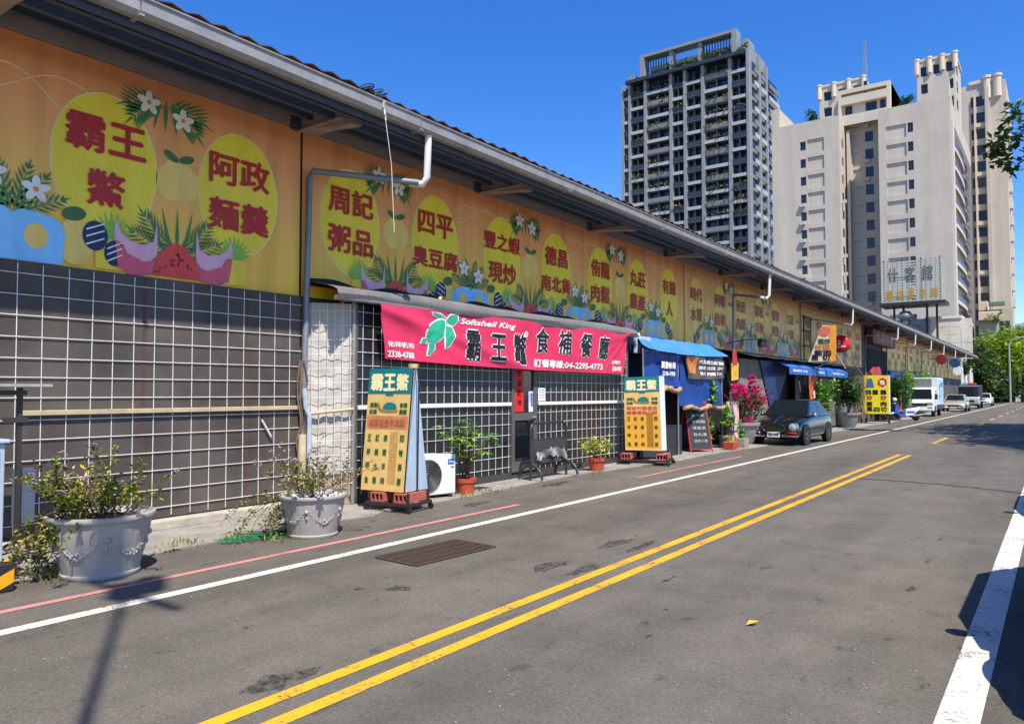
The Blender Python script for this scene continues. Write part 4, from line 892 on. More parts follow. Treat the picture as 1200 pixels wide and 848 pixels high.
zt = 3.02; zc = PX(790, 413, TX).z
V3 = Vector
smooth(MB().grid(60, 8, drape((V3((TX + .16, yL - .25, zc + .02)), V3((TX + .16, yR + .05, zc + .03)), V3((TX - .45, yR, zt + .03)), V3((TX - .45, yL + .2, zt + .05))), 60, 8, .03, 3, (4, 3), .07)).build('top_tarp', TARPL, stall), 80)
smooth(MB().grid(30, 16, drape((V3((TX - .02, yL - .15, 1.72)), V3((TX, yM, 1.78)), V3((TX, yM, zc + .05)), V3((TX - .02, yL - .1, zc + .05))), 30, 16, .025, 5, (3, 3))).build('door_sheet', TARP, stall), 80)
smooth(MB().grid(50, 16, drape((V3((TX, yM + .05, 1.28)), V3((TX, yR, 1.2)), V3((TX, yR, zc + .05)), V3((TX, yM + .05, zc + .05))), 50, 16, .025, 6, (4, 3))).build('wall_sheet', TARP, stall), 80)
def rollup(y0, y1, z, r, m_):
    q = random.Random(int(y0 * 10)); pts = [(TX + .03, y0 + (y1 - y0) * i / 14, z + .04 * math.sin(i * .9) - .02 * (i % 2)) for i in range(15)]
    return smooth(MB().tube(pts, [r * q.uniform(.75, 1.15) for _ in pts], 10).build('rolled_tarp', m_, stall))
rollup(yL - .1, yM, 1.72, .07, ROLL); rollup(yM + .3, yR + .1, 1.22, .06, ROLL)
for y in (yL - .12, yM, yR): MB().tube([(TX - .02, y, .012), (TX - .02, y, 2.7)], .025, 8).build('frame_post', mat('post_steel', (150, 152, 152), .4, .6, dirt=.2), stall)
MB().tube([(TX - .02, yL - .12, 2.66), (TX - .02, yR, 2.66)], .022, 8).build('frame_rail', mat('post_steel', (150, 152, 152)), stall)
MB().box(W + .3, yL, .012, W + .75, yL + 2.2, .78).build('counter', mat('counter_dark', (44, 44, 46), .5, var=.3), stall)
m = MB(); p = PX(783, 428, TX); tput(m, '萬發帆布', on_wall(TX + .06, p.y - .1, p.z), .85, .17, .05); tput(m, '2338-4788', on_wall(TX + .06, p.y - .1, p.z - .21), .75, .10, .05); m.build('lettering', WP, stall)
m = MB(); p = PX(838, 436, TX); tput(m, '佑祥', on_wall(TX + .06, p.y, p.z), .28, .13, .04); m.build('lettering', WP, stall)
bb = thing('hanging_cloth_sign', 'brown cloth sign with white menu characters hung across the blue tarpaulin', 'cloth sign', (0, 0, 0))
CO = (V3((TX + .08, PX(803, 428, TX).y, zc - .66)), V3((TX + .08, yR - .02, zc - .60)), V3((TX + .10, yR - .02, zc - .10)), V3((TX + .10, PX(799, 405, TX).y, zc - .06)))
dfn = drape(CO, 40, 14, .03, 9, (2.5, 2), .04)
smooth(MB().grid(40, 14, dfn).build('cloth', mat('cloth_brown', (84, 76, 72), .75, var=.2, scale=3), bb), 80)
for r_, s_ in enumerate(('大腸 臭豆腐 湯麵', '米粉 肉羹 滷味', '外帶 內用 請進')):
    m = MB(); tput(m, s_, lambda x, y, d=0: V3(dfn(.62 + x / 2.2, .80 - .27 * r_ + y / .9)) + V3((.012 + d, 0, 0)), 1.4, .15, .05); m.build('lettering', WP, bb)
m = MB(); m.grid(10, 10, lambda a, b: V3(dfn(.02 + .26 * a * (1 - b * .3), 1 - .75 * b - .0 * a)) + V3((.012, 0, 0))); m.build('orange_flash', mat('cloth_orange', (214, 130, 56), .7, var=.35, scale=4), bb)
p = PX(745, 395, SFX + .1)
sm = tag(MB().box(0, 0, 0, .04, .85, .42).build('small_sign_box', mat('box_pale', (190, 198, 206), .5, var=.1, dirt=.2), None, (SFX + .06, 16.45, 2.60)), 'small pale sign box above the gap between restaurant and blue stall', 'sign')
m = MB(); tput(m, '外送', on_wall(.0425, .26, .27), .32, .15, .04); tput(m, '2295-4773', on_wall(.0425, .5, .1), .55, .10, .05); m.build('lettering', mat('navy_text', (34, 50, 90), .5), sm)
# blackboard easel with red frame
bd = thing('blackboard_easel', 'leaning red framed blackboard menu easel before the blue stall', 'easel', (-7.95, 19.7, .012), .95)
RED = mat('easel_red', (186, 52, 42), .6, var=.15)
MB().hexa([(-.32, 0, .08), (.32, 0, .08), (.32, .025, .08), (-.32, .025, .08)], [(-.30, .32, 1.32), (.30, .32, 1.32), (.30, .345, 1.32), (-.30, .345, 1.32)]).build('board', mat('chalk_black', (44, 46, 48), .7, var=.2), bd)
for s_ in (-1, 1):
    MB().tube([(s_ * .34, 0, 0), (s_ * .32, .34, 1.38)], .02, 6).build('leg', RED, bd); MB().tube([(s_ * .33, .75, 0), (s_ * .30, .36, 1.3)], .018, 6).build('leg', RED, bd)
MB().tube([(-.31, .335, 1.34), (.31, .335, 1.34)], .02, 6).build('top_rail', RED, bd); MB().tube([(-.34, .015, .07), (.34, .015, .07)], .018, 6).build('bottom_rail', RED, bd)
m = MB()
for i, s_ in enumerate(('今日特餐', '滷肉飯', '牛肉麵', '燙青菜', '貢丸湯', '涼拌小菜')): tput(m, s_, lambda x, y, d=0: (x, .27 - .045 * i + y * .25 - .012 - d, 1.17 - .175 * i + y * .97), .42, .085, .0)
m.build('lettering', mat('chalk', (180, 180, 176), .8), bd)
# leafy pots by the stall
t = thing('fig_plant', 'tall glossy green plant standing behind the blackboard easel', 'potted plant', (-8.25, 20.6, .012)); smallpot(t, .2, .4, mat('pot_dark', (60, 56, 54), .7)); twigs(t, (0, 0, .35), .15, .2, 1.2, 6, 3, .014); bush(t, (0, 0, 1.12), .22, .24, .66, 420, .19, LV_S, 11, .62)
t = thing('leafy_plant', 'mid-height light green plant in a grey pot right of the easel', 'potted plant', (-7.95, 21.5, .012)); smallpot(t, .2, .38, mat('pot_grey', (96, 92, 90), .7)); twigs(t, (0, 0, .35), .2, .25, .7, 6, 5, .012); bush(t, (0, 0, .88), .28, .32, .34, 150, .16, LV_S, 13, .6)
t = thing('succulent_pot', 'small red square pot with yellow leaves at the foot of the blue stall', 'potted plant', (-7.6, 21.0, .012)); MB().hexa([(-.13, -.2, 0), (.13, -.2, 0), (.13, .2, 0), (-.13, .2, 0)], [(-.16, -.24, .22), (.16, -.24, .22), (.16, .24, .22), (-.16, .24, .22)]).build('pot', TERR, t, bevel=.01); bush(t, (0, 0, .3), .14, .2, .08, 70, .08, leafmat('leaf_yellow', [(150, 160, 40), (220, 206, 60)]), 17)
t = thing('fern_pot', 'small green bush in a pale box at the foot of the printed panel', 'potted plant', (-7.72, 22.2, .012)); MB().box(-.16, -.2, 0, .16, .2, .26).build('pot', mat('pot_stone', (150, 140, 120), .9, dirt=.3), t, bevel=.015); bush(t, (0, 0, .5), .16, .22, .25, 150, .10, LV_S, 19)
t = thing('folding_chair', 'black tubular folding chair parked behind the pots at the blue stall', 'chair', (-8.0, 22.1, .012)); 
for s_ in (-.2, .2): MB().tube([(-.2, s_, 0), (.0, s_, .45), (.05, s_, .92), (.02, s_ * .6, .98), (.02, 0, 1.0)], .014, 6).build('leg', SBLK, t); MB().tube([(.22, s_, 0), (-.05, s_, .46)], .014, 6).build('leg', SBLK, t)
MB().box(-.18, -.2, .44, .18, .2, .47).build('seat', SBLK, t); MB().box(.02, -.19, .62, .045, .19, .88).build('backrest', SBLK, t)
pn = thing('printed_panel', 'tall pink and white printed panel standing at the end of the blue stall', 'panel', (TX - .05, 22.55, .012))
MB().box(-.02, -.48, 0, .02, .48, 1.35).build('panel', mat('panel_pink', (222, 186, 168), .7, var=.25, scale=3, dirt=.15), pn); m = MB(); tput(m, '美食', on_wall(.024, -.1, .95), .3, .3, .03); tput(m, '小館', on_wall(.024, -.1, .5), .3, .3, .03); m.build('lettering', mat('panel_violet', (150, 110, 170), .7), pn)

# ================================================================== shop with blue awnings and following fronts
MX = -8.45
s3 = thing('canopy_shop', 'dark open shop under blue awnings and a navy side sheet behind the black car', 'shop front', (0, 0, 0))
PANW = mat('panel_wall', (132, 124, 112), .8, var=.25, scale=2, dirt=.3, streak=True); MESH = mat('grey_mesh', (112, 108, 98), .8, var=.25, scale=2, dirt=.3)
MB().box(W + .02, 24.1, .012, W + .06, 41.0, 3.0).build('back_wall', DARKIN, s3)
MB().box(W + .06, 24.2, .012, MX, 27.6, 2.75).build('panel_wall', PANW, s3)
smooth(MB().grid(50, 6, lambda a, b: (W + .05 + .75 * b, 23.9 + 17 * a, 3.02 - .18 * b - .03 * abs(math.sin(a * 30)) * b)).build('canopy_sheet', mat('canopy_dark', (44, 44, 50), .7, var=.3), s3))
yA = PX(905, 430, MX).y; yB = PX(924, 424, MX).y
ys_ = MB(); ys_.add([(MX + .05, yB - 3.6, 2.75), (MX + .05, yB, 2.75), (MX + .05, yB - 1.6, 1.2), (MX + .05, yB - 2.4, .95)], [(0, 3, 2, 1)]); ys_.build('navy_sheet', TARPD, s3)
AWB = mat('awning_blue', (44, 104, 188), .6, var=.25, scale=2, dirt=.2)
for i, (u0, u1, d) in enumerate(((925, 953, .0), (954, 968, .05), (969, 993, .02))):
    y0, y1 = PX(u0, 430, MX + .6).y, PX(u1, 435, MX + .6).y
    o = MB(); o.grid(16, 5, lambda a, b: (MX - .1 + .7 * b, y0 + (y1 - y0) * a, 2.85 - .30 * b - .02 * math.sin(a * 12) * b)); smooth(o.build('blue_awning', AWB if i != 1 else mat('awning_blue_worn', (70, 124, 200), .55, var=.3), s3), 80)
    v = MB(); v.grid(24, 3, lambda a, b: (MX + .60 + .01 * math.sin(a * 40), y0 + (y1 - y0) * a, 2.55 - .26 * b)); v.build('awning_valance', AWB, s3)
    m = MB(); tput(m, '佑祥帆布 2338', on_wall(MX + .625, (y0 + y1) / 2 - .3 * (i == 0), 2.43), min(2., (y1 - y0) * .6), .10, .05); m.build('lettering', WP, s3)
smooth(MB().grid(40, 8, cloth(30.6, 40.8, .1, 2.5, MX - .0, .01, 7)).build('mesh_curtain', MESH, s3))
for y in (27.6, 30.6, 32.4, 34.2, 36.2, 38.4, 40.8): MB().box(MX - .02, y - .03, .012, MX + .03, y + .03, 2.6).build('frame_post', GFR, s3)
MB().box(MX - .5, 27.7, .012, MX - .1, 30.5, .95).build('counter', mat('counter_dark', (44, 44, 46)), s3)
bnr = thing('vertical_banner', 'vertical orange cloth banner hanging below the blue awnings', 'banner', (MX + .45, PX(953, 460, MX + .45).y, 0))
MB().grid(6, 16, lambda a, b: (.02 * math.sin(b * 6 + a * 3), -.55 + 1.1 * a, .75 + 1.75 * b)).build('cloth', mat('cloth_redorange', (214, 92, 58), .7, var=.12), bnr); m = MB(); tput(m, '營', on_wall(.03, .1, 1.55), .4, .3, .04); m.build('lettering', WP, bnr)
pw = thing('paper_decoration', 'red and yellow paper decoration pinned to the panel wall above the bougainvillea', 'decoration', (MX + .02, PX(860, 440, MX).y, 2.0)); MB().ext([(0, -.3, 0), (0, .3, .05), (0, .35, .55), (0, 0, .8), (0, -.3, .5)], (.02, 0, 0)).build('sheet', mat('deco_yellow', (226, 180, 60), .7, var=.4, scale=6), pw); MB().ext([(.021, -.25, .5), (.021, .2, .55), (.021, .1, 1.0), (.021, -.2, .95)], (.015, 0, 0)).build('flag', mat('deco_red', (190, 50, 50), .7), pw)
# floodlight on an arm, poles
fl = thing('floodlight', 'black floodlight on a thin arm in front of the faded mural', 'floodlight', (W + .1, 25.3, 3.35)); MB().tube([(0, -1.4, -.12), (.25, -.4, .05), (.4, 1.2, .15)], .018, 6).build('arm', SBLK, fl); MB().box(.3, .75, -.12, .45, 1.35, .12).build('lamp_head', SBLK, fl, bevel=.02)
# triangular hanging sign, round red sign
tg = thing('triangle_sign', 'tall triangular shop sign with orange edge standing above the blue awnings', 'sign', (0, 0, 0))
Ys = 31.2
a, b, c, d = PY(947, 424, Ys), PY(972, 423, Ys), PY(972, 381, Ys), PY(963.5, 381, Ys)
MB().ext([a, b, c, d], (0, .12, 0)).build('sign_face', mat('sign_ivory', (236, 222, 186), .6, var=.08), tg); MB().ext([b + V3((.003, -.01, 0)), b + V3((.22, .03, 0)), c + V3((.22, .03, 0)), c + V3((.003, -.01, 0))], (0, .10, 0)).build('orange_edge', mat('edge_orange', (232, 150, 40), .5), tg)
c1 = PY(966.2, 388, Ys - .012); m = MB(); m.poly([(c1.x + .22 * math.cos(t), c1.y, c1.z + .20 * math.sin(t)) for t in [6.283 * i / 24 for i in range(24)]]); m.build('round_logo', mat('logo_salmon', (226, 120, 96), .6), tg)
for (s_, u, v, w_, h_, k) in (('現炒', 965.5, 400, .45, .22, GRN), ('炒', 959, 407, .26, .24, ORT), ('羹', 968, 407, .26, .24, ORT), ('飯肉', 964, 413.5, .62, .22, BK), ('黑', 955, 419, .26, .22, BK), ('切', 968, 419, .26, .24, BK)):
    p = PY(u, v, Ys - .014); m = MB(); tput(m, s_, on_front(p.x, p.y, p.z), w_, h_, .05); m.build('lettering', k, tg)
MB().tube([PY(975, 407, 31.26), PY(991, 432, 31.3)], .03, 6).build('brace', GUT, tg); MB().tube([PY(941, 424, 31.26) + V3((0, 0, -.6)), PY(969, 424, 31.26)], .03, 6).build('support', GFR, tg)
rs = thing('round_sign', 'round red light-box sign with white emblem on an angled pole', 'sign', (0, 0, 0)); p = PY(985.5, 403, 37.0)
m = MB(); m.lathe([(.05, -.14), (.34, -.12), (.41, -.04), (.41, .04), (.34, .12), (.05, .14)], 32, Matrix.Translation(p) @ Matrix.Rotation(math.pi / 2, 4, 'X') ); smooth(m.build('disc', mat('sign_red_gloss', (214, 30, 36), .3, var=.05, coat=.4), rs), 50)
m = MB(); tput(m, '2', on_front(p.x - .05, p.y - .146, p.z + .07), .14, .17, .06); tput(m, '可口冷飲', on_front(p.x, p.y - .146, p.z - .12), .5, .10, .05); m.build('lettering', WP, rs)
MB().tube([p + V3((.1, .05, -.35)), PY(1012, 440, 37.3)], .028, 6).build('pole', GFR, rs)
fr = thing('frame_rack', 'black square steel rack fixed beside the faded mural column', 'rack', (W + .08, 33.0, 2.95))
for z in (0, .65, 1.3, 1.9): MB().box(0, 0, z, .05, 1.1, z + .05).build('shelf_bar', SBLK, fr)
for y in (0, 1.05): MB().box(.002, y, .05, .048, y + .05, 1.9).build('upright', SBLK, fr)
# dark red sign box and opening
ob = thing('red_sign_box', 'dull dark red sign box with pale characters over a dark doorway of the hall', 'sign', (W + .06, 0, 0))
y0, y1 = PX(1014, 395, W).y, PX(1041, 400, W).y
MB().box(0, y0, PX(1014, 402, W).z, .35, y1, PX(1014, 383, W).z - .1).build('box', mat('sign_maroon', (120, 54, 54), .6, var=.15, dirt=.15), ob, bevel=.02)
m = MB(); zc_ = (PX(1014, 402, W).z + PX(1014, 383, W).z - .1) / 2; tput(m, '水湳市場', on_wall(.356, (y0 + y1) / 2, zc_), (y1 - y0) * .75, .6, .03); m.build('lettering', mat('sign_pink_text', (196, 150, 140), .6), ob)
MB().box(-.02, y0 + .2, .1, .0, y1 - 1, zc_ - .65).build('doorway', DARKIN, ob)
# further low fronts hidden by planting
s4 = thing('far_shop_fronts', 'row of dark tin shop fronts with a blue band beyond the yellow sign', 'shop front', (0, 0, 0))
MB().box(W + .02, 41.2, .012, W + .30, 60, 2.5).build('front_panel', mat('tin_dark', (84, 80, 74), .8, var=.3, dirt=.3), s4); MB().box(W + .02, 60.1, .012, W + .25, 96.5, 2.3).build('front_panel', mat('tin_dark', (84, 80, 74)), s4); MB().box(W + .02, 52, 2.51, W + .28, 75, 3.0).build('blue_band', mat('band_blue', (40, 74, 130), .6, var=.2), s4)
for i, (u, v, k, lab) in enumerate(((1103, 421, (120, 26, 32), 'round dark red disc sign under the far eaves'), (1119, 425, (40, 66, 110), 'round blue disc sign under the far eaves'), (1122.5, 434.5, (226, 228, 226), 'round pale convex mirror below the blue disc sign'))):  # red and blue are darkened to paint in the shade under the eaves
    p = PY(u, v, 66 + 4 * i); t = thing('disc_sign', lab, 'sign', p); m = MB(); m.lathe([(.37, -.07), (.385, -.06), (.385, .06), (.37, .07)], 28, Matrix.Rotation(math.pi / 2, 4, 'X')); m.build('disc', mat('disc%d' % i, k, .5), t); MB().tube([(0, .1, 0), (-.9, .3, .05)], .03, 6).build('arm', GFR, t)
    MB().lathe([(.26, -.078), (.26, -.0705)], 20, Matrix.Rotation(math.pi / 2, 4, 'X')).build('emblem', mat('disc_pale', (206, 200, 196), .5) if i == 0 else mat('disc_deep%d' % i, tuple(int(x * .7) for x in k), .5), t)

# ================================================================== big planters along the fronts
BOUG = leafmat('bougainvillea', [(180, 14, 92), (214, 26, 116), (234, 66, 150)], .6, .3)
def bigplanter(name, lab, loc, s):
    t = thing(name, lab, 'planter', loc)
    smooth(MB().lathe([(.30 * s, 0), (.32 * s, .05 * s), (.36 * s, .1 * s), (.50 * s, .62 * s), (.56 * s, .64 * s), (.57 * s, .74 * s), (.50 * s, .74 * s), (.47 * s, .66 * s)], 28).build('tub', mat('tub_grey', (142, 142, 138), .8, var=.2, scale=4, dirt=.3), t), 40)
    MB().lathe([(.49 * s, .68 * s), (.01, .69 * s)], 20).build('gravel', PEB, t)
    return t
bigplanter('planter', 'grey tub planter of bougainvillea beside the black car', (-8.12, 23.55, .012), .92)
m = MB(); M_ = Matrix.Translation((-7.72, 23.55, .012)); 
t = thing('bougainvillea', 'bright magenta bougainvillea spilling from the tub beside the black car', 'plant', (-8.12, 23.55, .65)); twigs(t, (0, 0, 0), .8, .9, 1.25, 16, 31, .012); bush(t, (.15, .25, .55), .55, .75, .5, 700, .12, LV_D, 33)
for i, (dy, dz, r, n) in enumerate(((-.9, 1.0, .30, 130), (.35, 1.38, .22, 100), (-.35, .9, .22, 90), (.0, .62, .25, 120), (.75, .95, .36, 200), (1.05, .72, .3, 150), (-.1, .02, .22, 90), (.4, 1.0, .25, 80), (-1.35, 1.02, .28, 110), (-.65, 1.12, .25, 90), (.55, .55, .3, 120))):
    o = bush(t, (.18, dy, dz), r * .7, r, r * .7, n * 2, .075, BOUG, 40 + i, .9); o.name = 'blossom_spray'
for i, (u, v, s, lab, ph) in enumerate(((971, 507, .75, 'grey planter with a young round shrub behind the black car', 1.25), (1000, 501, .92, 'wide grey planter of a dense shrub left of the yellow sign', 1.5), (1046, 492, .8, 'grey planter of a tall dark shrub right of the yellow sign', 1.7))):
    p = PG(u, v); p = V3((-7.95 if i < 2 else -7.85, p.y, .012)); bigplanter('planter', lab, p, s)
    t = thing('shrub', lab.replace('grey planter with a ', '').replace('wide grey planter of a ', '').replace('grey planter of a ', '') + ' in its planter', 'shrub', (p.x, p.y, .6 * s)); twigs(t, (0, 0, 0), .4, .45, ph, 9, 50 + i, .016); bush(t, (0, 0, .35 + ph * .5), .62, .68, ph * .48, 1700, .17, LV_D if i else LV_S, 60 + i)
tag(MB().ball((0, 0, .06), .12, 12, 8, .5).build('red_flower_dish', mat('dish_pinkred', (214, 96, 84), .7), None, (-7.95, PG(971, 507).y - .2, .575)), 'small red ornament on the rim of the round shrub planter', 'ornament')
# hedge-like mass of mixed plants further on: separate bushes
for i, (u, y, h, rx, ry, lm, lab) in enumerate(((1052, 50.5, 2.1, .8, 1.6, LV_D, 'large dark bush growing up the wall behind the blue scooter'), (1066, 54.0, 2.3, .75, 1.7, LV_D, 'tall bush against the blue wall band before the white truck'), (1080, 57.5, 2.7, .7, 1.8, LV_S, 'light green climbing bush behind the white truck cab'), (1093, 64, 2.9, .7, 2.2, LV_S, 'yellow-green climber under the far disc signs'), (1028, 47.0, 2.2, .6, 1.2, LV_D, 'dark bush behind the yellow sign'))):
    t = thing('bush', lab, 'bush', (-8.42, y, .012)); twigs(t, (0, 0, 0), .5, .9, h * .85, 10, 70 + i, .02); bush(t, (0, 0, h * .55), rx * .7, ry, h * .5, 3200, .2, lm, 80 + i)
rc = thing('red_umbrella', 'folded red cloth umbrella wrapped around a pole beside the dark doorway', 'umbrella', (-8.35, 45.2, .012)); m = MB(); [m.tube([(.05 * math.cos(j), -.1, 2.0), (.2 * math.cos(j * 2.1), .15 + .1 * math.sin(j), 2.35), (.2 * math.cos(j * 1.3), .5, 2.6 + .12 * math.sin(j * 3)), (.12 * math.cos(j), .95, 2.85 + .1 * math.cos(j * 2)), (0, 1.3, 2.95)], [.05, .15, .17, .12, .03], 6) for j in range(7)]; smooth(m.build('canopy', mat('umbrella_red', (150, 50, 52), .7, var=.3, scale=4), rc)); MB().tube([(0, -.1, 0), (0, .3, 2.6)], .03, 6).build('pole', GFR, rc)
br = thing('dry_branches', 'heap of dry twisted branches above the planters left of the dark doorway', 'branches', (-8.35, 42.4, .012)); q = random.Random(77); m = MB()
for i in range(34):
    a = V3((q.uniform(-.25, .25), q.uniform(-1, 1), q.uniform(0, .6))); b = V3((q.uniform(-.3, .4), a.y + q.uniform(-.8, .8), q.uniform(1.6, 2.9))); m.tube([a, a.lerp(b, .5) + V3((q.uniform(-.1, .1), q.uniform(-.2, .2), 0)), b], [.02, .014, .006], 5, False)
m.build('twigs', mat('twig_tan', (150, 126, 90), .85, var=.3), br)
# yellow sign on a stand
ysg = thing('yellow_sign', 'yellow printed menu sign on a low dark stand between the planters', 'sign', (-7.70, 42.6, .012)); wy, hy = 1.20, 1.98
MB().box(-wy / 2, 0, .5, wy / 2, .32, .5 + hy).build('sign_box', mat('sign_side_grey', (206, 206, 186), .6, dirt=.15), ysg, bevel=.01); MB().box(-wy / 2 + .01, -.012, .51, wy / 2 - .01, -.002, .49 + hy).build('sign_face', mat('sign_yellow', (240, 222, 40), .5, var=.06), ysg)
MB().poly([(x, -.016, z) for x, z in [(.05, 2.02), (.12, 2.27), (.3, 2.37), (.48, 2.27), (.5, 2.02), (.3, 1.87)]]).build('red_badge', mat('badge_red', (196, 36, 60), .5), ysg); m = MB(); tput(m, '鴨', on_front(.29, -.020, 2.12), .22, .24, .04); m.build('lettering', WP, ysg)
MB().poly([(x, -.016, z) for x, z in [(-.5, 1.85), (-.1, 1.85), (-.14, 2.07), (-.2, 2.33), (-.42, 2.33), (-.46, 2.05)]]).build('printed_shape', mat('print_bluegrey', (70, 110, 160), .5), ysg)
for (s_, x, z, k) in (('燒', -.38, 1.62, BK), ('臘', -.05, 1.62, BK), ('鵝', .33, 1.62, BK), ('炒', -.33, 1.33, RED), ('炒', .33, 1.33, RED), ('飯', -.33, 1.02, BK), ('肉', .33, 1.02, BK), ('黑', -.33, .74, BK), ('白', .0, .74, BK), ('切', .33, .74, BK)):
    m = MB(); tput(m, s_, on_front(x, -.018, z), .27, .24, .05); m.build('lettering', k, ysg)
for sx in (-1, 1):
    for sy in (.03, .29): MB().box(sx * .55 - .025, sy - .025, 0, sx * .55 + .025, sy + .025, .5).build('leg', SBLK, ysg)
MB().box(-.55, .03, .1, .55, .29, .15).build('lower_shelf', SBLK, ysg)
rdm = thing('red_machine', 'bright red tall cabinet half hidden between scooter and truck', 'cabinet', (-8.25, 51.6, .012)); MB().box(-.3, -.3, 0, .3, .3, 1.75).build('body', mat('machine_red', (196, 24, 34), .4, var=.1), rdm, bevel=.04); MB().box(-.22, -.32, 1.0, .22, -.301, 1.6).build('panel', mat('machine_panel', (226, 120, 110), .4), rdm)

# ================================================================== vehicles
TYRE = mat('tyre_rubber', (30, 30, 31), .85, var=.2); RIM = mat('wheel_rim', (170, 172, 174), .3, .8, var=.1); CHR = mat('chrome', (214, 216, 220), .12, 1., var=.03); LAMP = mat('lamp_glass', (170, 176, 182), .08, 0, var=.1, coat=.6)
CGL = mat('car_glass', (26, 32, 38), .04, 0, var=.15, spec=.9); PLATE = mat('plate_white', (226, 228, 226), .5, var=.04); BLKP = mat('black_plastic', (26, 26, 28), .55)
def wheel(parent, x, y, r, w_=.18, side=1):
    t = MB(); t.lathe([(r * .6, -w_ / 2), (r * .93, -w_ / 2), (r, -w_ * .32), (r, w_ * .32), (r * .93, w_ / 2), (r * .6, w_ / 2)], 26, Matrix.Translation((x, y, r)) @ Matrix.Rotation(math.pi / 2, 4, 'Y')); o = smooth(t.build('tyre', TYRE, parent), 50)
    m = MB(); xo = x + side * (w_ / 2 - .03); Mx = Matrix.Translation((xo, y, r)) @ Matrix.Rotation(math.pi / 2 * side, 4, 'Y')
    m.lathe([(r * .62, 0), (r * .60, .028), (r * .5, .012), (r * .2, .02), (.02, .026)], 20, Mx); m.build('rim', RIM, o)
    for k in range(5): MB().box(-.02, .06, .012, .02, r * .56, .032, Mx @ Matrix.Rotation(k * 1.2566, 4, 'Z')).build('spoke', RIM, o)
def car(name, label, loc, rz, paint, L=4.3, Wd=1.70, H=1.45, cowl=1.15, rf=1.85, rr=3.1, deck=3.75, retro=False, wr=.30, plate='', fa=.80, ra=None):
    t = thing(name, label, 'car', loc, rz); hw = Wd / 2; ra = ra or L - .85
    zs = [(0, .74, .34, .50, .58), (.05, .84, .24, .58, .68), (.22, .93, .19, .66, .76), (.55, .98, .18, .72, .84), (cowl, 1., .18, .82, .93), ((cowl + rr) / 2, 1., .18, .86, .92), (rr, 1., .18, .87, .93), (deck, .985, .20, .86, .95), (L - .2, .95, .22, .80, .92), (L - .05, .86, .27, .70, .82), (L, .76, .36, .62, .70)]
    def ring(y, w_, zb, zsd, zt):
        w_ = w_ * hw; half = [(w_ * .86, zb), (w_ * .97, zb + .07), (w_, zb + .22), (w_ * .995, (zb + zsd) / 2 + .08), (w_ * .96, zsd - .02), (w_ * .86, zsd + (zt - zsd) * .55), (w_ * .5, zt - .012), (0, zt)]
        return [(x, y, z) for x, z in half] + [(-x, y, z) for x, z in half[::-1][1:]]
    m = MB(); rs_ = [ring(*z) for z in zs]; n = len(rs_[0])
    for r in rs_: m.v += r
    for i in range(len(rs_) - 1):
        for k in range(n): m.f.append([i * n + k, i * n + (k + 1) % n, (i + 1) * n + (k + 1) % n, (i + 1) * n + k]); m.t.append(.5)
    m.f.append(list(range(n))); m.f.append([(len(rs_) - 1) * n + k for k in range(n)][::-1]); m.t += [.5, .5]
    body = m.build('body', paint, t); md = body.modifiers.new('s', 'SUBSURF'); md.levels = md.render_levels = 2; smooth(body, 180)
    # cabin
    zb = .88; bw, tw = hw * .93, hw * .72; y0, y1, y2, y3 = cowl - .05, rf, rr, deck + .02
    B = [(-bw, y0, zb), (bw, y0, zb), (bw, y3, zb), (-bw, y3, zb)]; T = [(-tw, y1, H - .03), (tw, y1, H - .03), (tw, y2, H - .03), (-tw, y2, H - .03)]
    cb_ = MB().hexa([V3(p) for p in B], [V3(p) for p in T]); cb_.hexa([V3(p) for p in T], [V3((-tw * .8, y1 + .15, H)), V3((tw * .8, y1 + .15, H)), V3((tw * .8, y2 - .15, H)), V3((-tw * .8, y2 - .15, H))])
    smooth(cb_.build('cabin', paint, t, bevel=.035, seg=3), 60)
    def gl(a, b, c, d, f0=.08, f1=.92, g0=.10, g1=.90, name_='window'):
        a, b, c, d = map(V3, (a, b, c, d)); nn = (b - a).cross(d - a).normalized() * .008
        P = lambda s, t_: a.lerp(b, s).lerp(d.lerp(c, s), t_) + nn
        MB().ext([P(f0, g0), P(f1, g0), P(f1, g1), P(f0, g1)], -nn * .8).build(name_, CGL, t)
    gl(B[0], B[1], T[1], T[0], .06, .94, .08, .93, 'windscreen'); gl(B[2], B[3], T[3], T[2], .08, .92, .15, .9, 'rear_window')
    for s_ in (1, -1):
        bb_ = [V3((s_ * bw, y0, zb)), V3((s_ * bw, y3, zb)), V3((s_ * tw, y2, H - .03)), V3((s_ * tw, y1, H - .03))]
        if s_ < 0: bb_ = [bb_[1], bb_[0], bb_[3], bb_[2]]
        if s_ > 0: gl(*bb_, .07, .49, .08, .88); gl(*bb_, .53, .90, .08, .88)
        else: gl(*bb_, .51, .93, .08, .88); gl(*bb_, .10, .47, .08, .88)
        m = MB(); m.ball((s_ * (bw + .11), cowl + .28, .93), .085, 10, 8, .75); mo = smooth(m.build('mirror', paint if not retro else CHR, t)); MB().tube([(s_ * (bw - .02), cowl + .3, .88), (s_ * (bw + .10), cowl + .28, .91)], .018, 6).build('mirror_arm', BLKP, mo)
        for y in (fa, ra):
            a = MB(); a.lathe([(wr * 1.22, 0), (wr * 1.22, .012), (.02, .012)], 26, Matrix.Translation((s_ * (hw - .004 if s_ > 0 else hw - .004), y, wr + .015)) @ Matrix.Rotation(math.pi / 2 * s_, 4, 'Y')); a.build('wheel_arch', BLKP, t); wheel(t, s_ * (hw - .075), y, wr, .18, s_)
        for y in (cowl + .95, rr - .25): MB().box(s_ * (hw + .0) - .012, y, .76, s_ * (hw + .0) + .012, y + .15, .785).build('door_handle', CHR if retro else paint, t)
